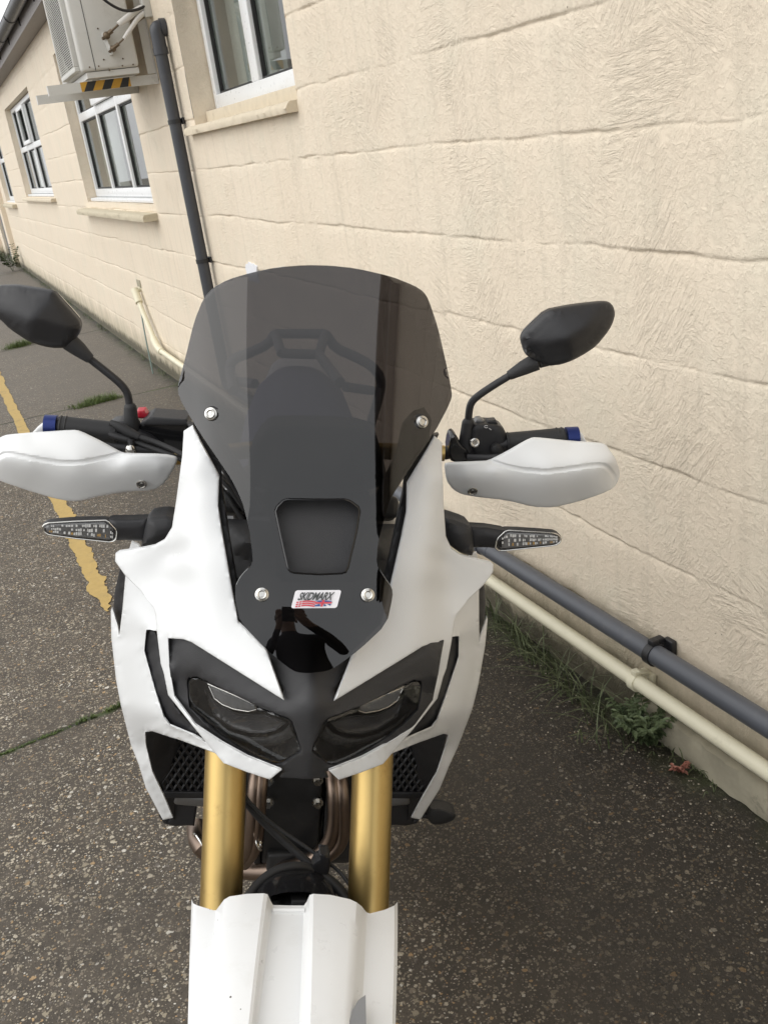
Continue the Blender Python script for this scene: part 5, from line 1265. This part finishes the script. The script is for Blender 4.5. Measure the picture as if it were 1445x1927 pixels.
sheet('inner_side_cover', [(273, 1377), (300, 1372), (330, 1385), (338, 1400), (322, 1440), (332, 1500), (327, 1545), (306, 1500), (280, 1450)], Depth([(273, 1377, .36), (300, 1372, .365), (338, 1400, .42), (332, 1500, .44), (327, 1545, .45), (280, 1450, .41), (306, 1500, .43)]), MT['black_matte'], bike, thick=.006, grid=8, bulge=(3, .002), mirror=True)

# ---- engine, exhaust headers, frame
b = MB(); b.box((0, .56, .50), (.17, .16, .36), bev=.02); b.box((0, .75, .42), (.30, .36, .34), bev=.03); b.box((0, .60, .72), (.26, .22, .18), bev=.02)
b.tube([(-.17, .72, .42), (.17, .72, .42)], .12, seg=28); b.tube([(-.19, .80, .36), (.19, .80, .36)], .09, seg=28); b.build('engine', MT['engine'], bike)
b = MB(); b.box((-.003, .42, .50), (.105, .02, .30), bev=.008); b.box((-.003, .405, .40), (.085, .02, .08), bev=.008)
for s in (-1, 1): b.box((s*.062, .425, .53), (.012, .03, .25), bev=.002)
b.build('skid_plate', MT['engine'], bike)
b = MB()
for (x, y_) in ((505, 1475), (505, 1517), (598, 1474), (598, 1517)):
    b = MB(); c = Vector(P(x, y_, .385)); b.tube([c, c+Vector((0, .02, 0))], .0065, seg=6); b.tube([c+Vector((0, .008, 0)), c+Vector((0, .013, 0))], .010, seg=16); b.build('engine_bolt', MT['steel'], bike)
b = MB()
for (x, dx) in ((478, 0), (489, 1)):
    b.tube([P(x+6, 1440, .40), P(x, 1490, .37), P(x-3, 1560, .37), P(x-10, 1600, .38), P(x-30, 1625, .40)], .0125, seg=18, smooth=2)
for (x, dx) in ((627, 0), (642, 8)):
    b.tube([P(x-4, 1440, .40), P(x+2, 1490, .36), P(x+4, 1540, .36), P(x-4+dx, 1580, .36), P(x-24+dx, 1606, .365), P(x-50, 1622, .37), P(x-90, 1634, .385), P(520, 1637, .40)], .0125, seg=18, smooth=2)
b.tube([P(600, 1632, .385), P(560, 1636, .40), P(480, 1637, .42), P(420, 1628, .44), P(392, 1605, .46)], [.017, .019, .020, .020, .019], seg=22, smooth=2)
b.tube([P(398, 1606, .44), P(378, 1588, .44), P(372, 1560, .50)], .021, seg=20, smooth=1); b.build('exhaust_header', MT['bronze'], bike)
for q_ in ((P(376, 1590, .43), (1, .6, .3), .0225, .002, 30, 6), (P(488, 1588, .355), (1, 0, .5), .010, .0025, 20, 6)): one('torus', *q_).build('exhaust_clamp', MT['steel'], bike)
b = MB()
for s in (-1, 1):
    b.tube([(s*.05, .42, .98), (s*.13, .55, .85), (s*.14, .9, .62), (s*.13, 1.0, .35), (s*.11, .75, .26), (s*.06, .5, .28), (s*.05, .42, .45), (s*.045, .45, .7), (s*.03, .42, .95)], .014, seg=12, smooth=2)
    b.tube([(s*.10, .75, .88), (s*.12, 1.2, .93), (s*.10, 1.6, .99)], .012, seg=12, smooth=1)
    b.tube([(s*.11, 1.0, .36), (s*.115, 1.46, .325)], .022, seg=14)
b.build('frame', MT['black_gloss'], bike)
b = MB(); b.box((0, .47, .86), (.22, .08, .34), bev=.03); b.box((0, .46, .66), (.13, .05, .22), bev=.02); b.build('dark_filler', MT['black_matte'], bike)  # added dark filler blocks behind the radiators, blocking the view to the ground
# tank
def loft(name, secs, mat, seg=28, power=2.6):
    V = []; 
    for (y, z, hw, hh, tw) in secs:
        for k in range(seg):
            a = 2*math.pi*k/seg; c, s = math.cos(a), math.sin(a)
            V.append((hw*np.sign(c)*abs(c)**(2/power)*(1-tw*(s > 0)*abs(s)), y, z+hh*np.sign(s)*abs(s)**(2/power)))
    n = len(secs); Fc = [(i*seg+k, i*seg+(k+1) % seg, (i+1)*seg+(k+1) % seg, (i+1)*seg+k) for i in range(n-1) for k in range(seg)]
    Fc += [tuple(range(seg-1, -1, -1)), tuple((n-1)*seg+k for k in range(seg))]
    return mk(name, V, Fc, mat, bike, 50)
loft('fuel_tank', [(.46, .94, .10, .10, .3), (.54, .96, .17, .13, .3), (.68, .97, .19, .14, .35), (.80, .95, .15, .12, .35), (.90, .93, .10, .09, .3)], MT['black_gloss'])
loft('seat', [(.82, .98, .08, .035, .2), (.95, .96, .12, .045, .25), (1.10, .97, .14, .05, .25), (1.22, 1.02, .13, .055, .25), (1.40, 1.045, .11, .045, .3), (1.54, 1.05, .075, .03, .3)], MT['navy'], power=2.8)
loft('tail_cover', [(1.15, .90, .14, .05, .2), (1.4, .97, .13, .05, .2), (1.68, 1.04, .08, .035, .2)], MT['white'])
b = MB()
yk = 1.58
for s in (0, 1):
    pts_ = [(440, 735), (432, 700), (437, 676), (470, 664), (505, 648), (518, 628)] if not s else [(697, 800), (715, 740), (718, 712), (700, 688), (662, 668), (632, 656), (612, 628)]
    b.tube([P(*p, yk-.10*(i == 0)) for i, p in enumerate(pts_)], .014, seg=12, smooth=1)
b.tube([P(518, 628, yk), P(612, 628, yk)], .013, seg=12); b.tube([P(530, 665, yk-.1), P(600, 667, yk-.1)], .013, seg=12)
b.tube([P(518, 628, yk), P(530, 665, yk-.1)], .013, seg=10); b.tube([P(612, 628, yk), P(600, 667, yk-.1), P(640, 720, yk-.4)], .013, seg=10)
b.tube([P(700, 735, yk), P(650, 728, yk-.1)], .013, seg=10); b.tube([P(436, 716, yk), P(480, 722, yk-.1)], .013, seg=10)
b.build('grab_rail', MT['lampmid'], bike)
b = MB(); b.tube([(.12, 1.1, .42), (.2, 1.3, .52), (.2, 1.55, .62), (.2, 1.85, .72)], [.03, .045, .055, .05], seg=24, smooth=1); b.v = [(-x, y, z) for x, y, z in b.v]; b.build('silencer', MT['alu'], bike)
# foot pegs and side stand
q = Vector(P(830, 1538, .80))
gl_ = BM_[2]  # ground plane in the bike's frame: height above ground = gz . p
Wup = BM_ @ np.array([0, 0, 1.0])
def on_ground(x, y): return -(Wup[0]*x+Wup[1]*y)/Wup[2]
b = MB(); sx_, sy_ = .25, 1.02; sz_ = on_ground(sx_, sy_)
b.tube([(.12, .80, .30), (.20, .92, .15), (sx_-.01, sy_, sz_+.012)], .011, seg=12); b.box((sx_, sy_, sz_+.008), (.06, .05, .012), Matrix.Rotation(R_(12), 3, 'Y'), bev=.004); b.build('side_stand', MT['black_matte'], bike)
b = MB(); b.box((-.22, .84, .33), (.12, .045, .02), bev=.006); b.build('foot_peg', MT['black_matte'], bike)
fpk = Vector(P(828, 1538, .62))
sheet('foot_peg', chaikin([(803, 1522), (830, 1520), (856, 1530), (858, 1538), (848, 1547), (822, 1553), (806, 1548)], 1), .62, MT['rubber'], bike, thick=.03, grid=7, bulge=(10, .008), smooth=0)
b = MB(); b.tube([fpk, (.14, .72, .30)], .008, seg=10); b.build('peg_stay', MT['black_matte'], bike)

# ================================================================== PLANTS
def blade(b, base, h, lean, az, wd, m=0):
    n = 5; c, s = math.cos(az), math.sin(az); v = []
    for k in range(n+1):
        t = k/n; out = lean*t*t*h; z = h*(t-.35*lean*t*t*t); ww = wd*(1-t)**.7*.5+.0002
        x, y = base[0]+c*out, base[1]+s*out
        v += [(x-s*ww, y+c*ww, base[2]+z), (x+s*ww, y-c*ww, base[2]+z)]
    b.add(v, [(2*k, 2*k+1, 2*k+3, 2*k+2) for k in range(n)], m)
g = MB()
for (px, py, n, sp, h0) in ((975, 1205, 34, .035, .13), (990, 1235, 26, .03, .12), (1040, 1270, 30, .04, .13), (1065, 1300, 46, .035, .15), (1090, 1320, 30, .035, .13), (1120, 1345, 30, .04, .10), (1150, 1350, 24, .04, .12), (1130, 1405, 14, .02, .11), (945, 1170, 40, .05, .16), (1180, 1395, 16, .03, .1), (1030, 1240, 30, .05, .12), (1330, 1450, 20, .05, .03), (1290, 1430, 24, .04, .05)):
    c = gp(px, py); c[0] = min(c[0], WX-.02)
    for _ in range(int(n*.62)):
        x = min(c[0]+rnd.gauss(0, sp*.6), WX-.03); y = c[1]+rnd.gauss(0, sp)
        az = rnd.uniform(0, 6.283) if rnd.random() < .35 else rnd.gauss(math.pi+.3, .8)
        blade(g, (x, y, 0), h0*rnd.uniform(.6, 1.5), rnd.uniform(.45, 1.3), az, rnd.uniform(.003, .0062))
for _ in range(1500):     # thin growth along the whole wall foot
    y = rnd.uniform(.8, 24)**1.0; 
    if mnoise.noise(Vector((y*1.7, 0, 5))) < -.05: continue
    x = WX-.03-abs(rnd.gauss(0, .025)) if y < 2 else WX-.01-abs(rnd.gauss(0, .03))
    blade(g, (x, y, 0), rnd.uniform(.01, .04)*(1+.25*y*.2), rnd.uniform(.2, 1), rnd.uniform(0, 6.28), .003)
g.build('grass', MT['grass'], None, None); tag(bpy.data.objects['grass'], kind='stuff')
ms = MB()
def tuft(x, y, r, n, h):
    for _ in range(n):
        a = rnd.uniform(0, 6.28); q = r*math.sqrt(rnd.random())
        blade(ms, (x+q*math.cos(a)*1.6, y+q*math.sin(a)*.6, 0), h*rnd.uniform(.4, 1.3), rnd.uniform(.2, 1.2), rnd.uniform(0, 6.28), rnd.uniform(.002, .005))
for i in range(85):      # moss in the near joint
    x = rnd.uniform(-.32, .45); y = 2.822+.131*x+rnd.gauss(0, .003); tuft(x, y, .007, 12, .005 if abs(x-.06) > .07 else .016)
for (px, py, s) in ((180, 757, 1.0), (200, 750, 1.5), (155, 765, 1), (215, 752, 1), (175, 760, 1.2), (40, 650, 1.3), (55, 646, 1.2), (25, 655, 1), (48, 650, 1.5), (190, 755, 1.6)):
    c = gp(px, py)
    for _ in range(5): tuft(c[0]+rnd.gauss(0, .05), c[1]+rnd.gauss(0, .03), .05, 40, .035*s*c[1]/7.3)
ms.build('moss', MT['moss'], None, None); tag(bpy.data.objects['moss'], kind='stuff')
def leafy(name, base, n, h, lw, mat, label, cat='weed', spread=1.0, fine=True, seed=1, group=None):
    rr = random.Random(seed); root = empty(name, tuple(base)); tag(root, label, cat, group)
    st = MB(); lf = MB()
    for i in range(n):
        az = rr.uniform(0, 6.28); ln = rr.uniform(.3, 1)*spread; hh = h*rr.uniform(.6, 1.1)
        tip = Vector((math.cos(az)*ln*hh*.8, math.sin(az)*ln*hh*.8, hh)); tip.x = min(tip.x, WX-.02-base[0]); mid = tip*.5+Vector((0, 0, hh*.12))
        st.tube([(0, 0, 0), mid, tip], [.0016, .0013, .0008], seg=5, smooth=1)
        for k in range(9 if fine else 5):
            t = .25+.75*k/(8 if fine else 4); p = Vector((0, 0, 0)).lerp(mid, min(1, t*2)) if t < .5 else mid.lerp(tip, t*2-1)
            for sd_ in (-1, 1):
                a = az+sd_*rr.uniform(.6, 1.4); L_ = lw*rr.uniform(.6, 1.2)*(1.15-t*.5); d = Vector((math.cos(a), math.sin(a), rr.uniform(-.15, .45))).normalized(); s_ = d.cross(Vector((0, 0, 1))).normalized()*L_*.24
                up = Vector((0, 0, L_*.1))
                v = [p, p+d*L_*.35+s_+up, p+d*L_*.75+s_*.8+up, p+d*L_-up, p+d*L_*.75-s_*.8+up, p+d*L_*.35-s_+up]
                lf.add([tuple(min(q[j], WX-.01-base[0]) if j == 0 else q[j] for j in range(3)) for q in v], [(0, 1, 2, 3), (0, 3, 4, 5)])
    st.build('stem', MT['leaf'] if mat == 'leaf' else MT[mat], root); lf.build('leaves', MT[mat], root, None)
    return root
c = gp(1240, 1395); leafy('leafy_weed', (WX-.06, c[1], 0), 16, .13, .030, 'leaf', 'low green leafy weed at the wall foot under the cream pipe clip', seed=3)
c = gp(1205, 1372); leafy('leafy_weed', (WX-.07, c[1], 0), 9, .11, .028, 'leaf', 'small pale green weed between the grass tufts and the leafy weed', seed=5)
c = gp(1278, 1452); leafy('red_weed', (c[0]-.0, c[1], 0), 5, .035, .022, 'redleaf', 'small withered reddish weed lying on the dark ground beside the wall', spread=1.6, fine=False, seed=9)
c = gp(22, 505); leafy('tall_weed', (WX-.22, 20.6, 0), 12, .45, .10, 'leaf', 'tall green weed growing by the far grey door', seed=11)
c = gp(55, 520)
# dead litter near the wall foot
def pebbles():
    b = MB(); rr = random.Random(3)
    ico = [(0, 0, 1)]+[(math.cos(a), math.sin(a), .3) for a in [k*1.2566 for k in range(5)]]+[(math.cos(a), math.sin(a), -.3) for a in [k*1.2566+.6 for k in range(5)]]
    fs = [(0, 1+k, 1+(k+1) % 5) for k in range(5)]+[(1+k, 6+k, 1+(k+1) % 5) for k in range(5)]+[(1+(k+1) % 5, 6+k, 6+(k+1) % 5) for k in range(5)]
    for i in range(1400):
        x = rr.uniform(-.7, WX-.04); y = rr.uniform(.5, 4.2)
        if rr.random() < .45: x = WX-.04-abs(rr.gauss(0, .14)); 
        s = rr.uniform(.0012, .0032)*(1.5 if rr.random() < .07 else 1); a = rr.uniform(0, 6.28); st = rr.uniform(.6, 1.3)
        b.add([(x+s*(q[0]*math.cos(a)*st-q[1]*math.sin(a)), y+s*(q[0]*math.sin(a)*st+q[1]*math.cos(a)), .0002+s*.35*(q[2]+.3)*1.0) for q in ico], fs)
    tag(b.build('gravel', MT['pebble'], None, None), kind='stuff')
pebbles()

# ================================================================== PERSON taking the picture (seen mirrored in the screen)
def skin_mesh(chains, root, sub=2):
    """chains: lists of (x, y, z, r) that share points where they join"""
    me = bpy.data.meshes.new('t'); vs = []; rad = []; idx = {}; ed = []
    for ch in chains:
        prev = None
        for (x, y, z, rr) in ch:
            k = (round(x, 4), round(y, 4), round(z, 4))
            if k not in idx: idx[k] = len(vs); vs.append((x, y, z)); rad.append(rr)
            if prev is not None and prev != idx[k]: ed.append((prev, idx[k]))
            prev = idx[k]
    me.from_pydata(vs, ed, []); ob = bpy.data.objects.new('t', me); COL.objects.link(ob)
    md = ob.modifiers.new('s', 'SKIN'); md.use_smooth_shade = True
    for i, sv in enumerate(me.skin_vertices[0].data):
        sv.radius = (rad[i], rad[i]) if not hasattr(rad[i], '__len__') else rad[i]; sv.use_root = (i == root)
    m2 = ob.modifiers.new('d', 'SUBSURF'); m2.levels = sub; m2.render_levels = sub
    dg = bpy.context.evaluated_depsgraph_get(); ev = ob.evaluated_get(dg); m = ev.to_mesh()
    V = [tuple(v.co) for v in m.vertices]; Fc = [tuple(p.vertices) for p in m.polygons]
    ev.to_mesh_clear(); bpy.data.objects.remove(ob); return V, Fc
fw_ = np.array([.37, .93])
per = empty('person', (-.17, -.43, 0)); per.rotation_euler = (0, 0, math.atan2(-fw_[0], fw_[1]))
tag(per, 'person in dark jacket and jeans holding up a phone, mirrored in the smoked screen', 'person')
pel = (0, 0, .95, (.15, .11)); che = (0, .01, 1.30, (.165, .115)); nb_ = (0, 0, 1.46, (.07, .07))
chains = [[pel, (0, 0, 1.10, (.135, .10)), che, nb_, (0, .01, 1.52, .055), (0, .02, 1.60, (.070, .085)), (0, .02, 1.68, (.074, .090)), (0, .015, 1.74, (.055, .065))]]
for s_ in (-1, 1):
    chains.append([pel, (s_*.10, 0, .86, .085), (s_*.12, .01, .50, .060), (s_*.125, -.01, .12, .042), (s_*.125, .01, .05, .042), (s_*.14, .15, .03, .036), (s_*.145, .20, .025, .025)])
    sh = (s_*.18, .0, 1.42, .060)
    W_r = (s_*.075, .315, 1.50, .026)
    chains.append([che, sh, (s_*.235, .08, 1.19, .044), (s_*.16, .22, 1.33, .036), W_r, (s_*.066, .345, 1.535, (.030, .016)), (s_*.062, .360, 1.57, (.032, .014))])
    kn = (s_*.062, .360, 1.57, (.032, .014))
    for k in range(4):
        ln = (.030, .034, .033, .026)[k]; dx = -s_*(.0); zz = 1.585+.004*(k % 2)-.018*(3-k)*.0
        fx = s_*(.083-.014*k)
        chains.append([kn, (fx, .372, 1.598, .0085), (fx-s_*.006, .384, 1.598+ln*.8, .008), (fx-s_*.012, .378, 1.598+ln*1.3, .007)])
    chains.append([(s_*.066, .345, 1.535, (.030, .016)), (s_*.045, .362, 1.548, .010), (s_*.034, .372, 1.570, .0085), (s_*.030, .370, 1.588, .0075)])
V, Fc = skin_mesh(chains, 0)
fm = []
for f in Fc:
    c = np.mean([V[i] for i in f], 0)
    fm.append(2 if (c[2] > 1.50 and abs(c[0]) < .12 and c[1] < .15) or c[1] > .31 and c[2] > 1.45 else (3 if c[2] < .085 else (1 if c[2] < .93 else 0)))
hb_ = MB(); hb_.add(V, Fc)
MT['jacket'] = simple('dark_jacket_cloth', (.025, .026, .03), .85, bump=.4, bscale=60); MT['jeans'] = simple('dark_blue_jeans', (.03, .04, .07), .85)
MT['skin'] = simple('skin', (.30, .19, .14), .5); MT['shoe'] = simple('black_shoe', (.02, .02, .02), .5); MT['hair'] = simple('brown_hair', (.04, .025, .015), .6, bump=.6, bscale=200)
# nose, ears and lips grown as small bumps of the same body mesh
def bump_ball(c, rr, m): 
    n0_ = len(hb_.f); hb_.ball(c, rr, 0, 12); fm.extend([m]*(len(hb_.f)-n0_))
bump_ball((0, .108, 1.640), (.012, .018, .020), 2); bump_ball((0, .098, 1.600), (.022, .010, .006), 2)
for s_ in (-1, 1): bump_ball((s_*.078, .01, 1.645), (.010, .018, .030), 2)
hb_.m = fm
hb_.build('body', [MT['jacket'], MT['jeans'], MT['skin'], MT['shoe']], per, None)
for s_ in (-1, 1): one('ball', (s_*.030, .094, 1.665), (.012, .008, .007)).build('eye', MT['print_white'], per)
hr = MB(); hr.ball((0, -.005, 1.70), (.092, .105, .085), 0, 24); hr.v = [(x, min(y, .085), max(z, 1.665) if y > .02 else z) for x, y, z in hr.v]; hr.build('hair', MT['hair'], per)
ph_ = empty('phone', tuple(CAM + CR @ np.array([0, -.055, .012]))); ph_.matrix_world = Matrix([[*CR[0], ph_.location.x], [*CR[1], ph_.location.y], [*CR[2], ph_.location.z], [0, 0, 0, 1]])
tag(ph_, 'black phone held up in both hands, mirrored in the smoked screen', 'phone')
one('box', (0, 0, 0), (.072, .145, .008), bev=.003).build('phone_case', MT['black_gloss'], ph_)
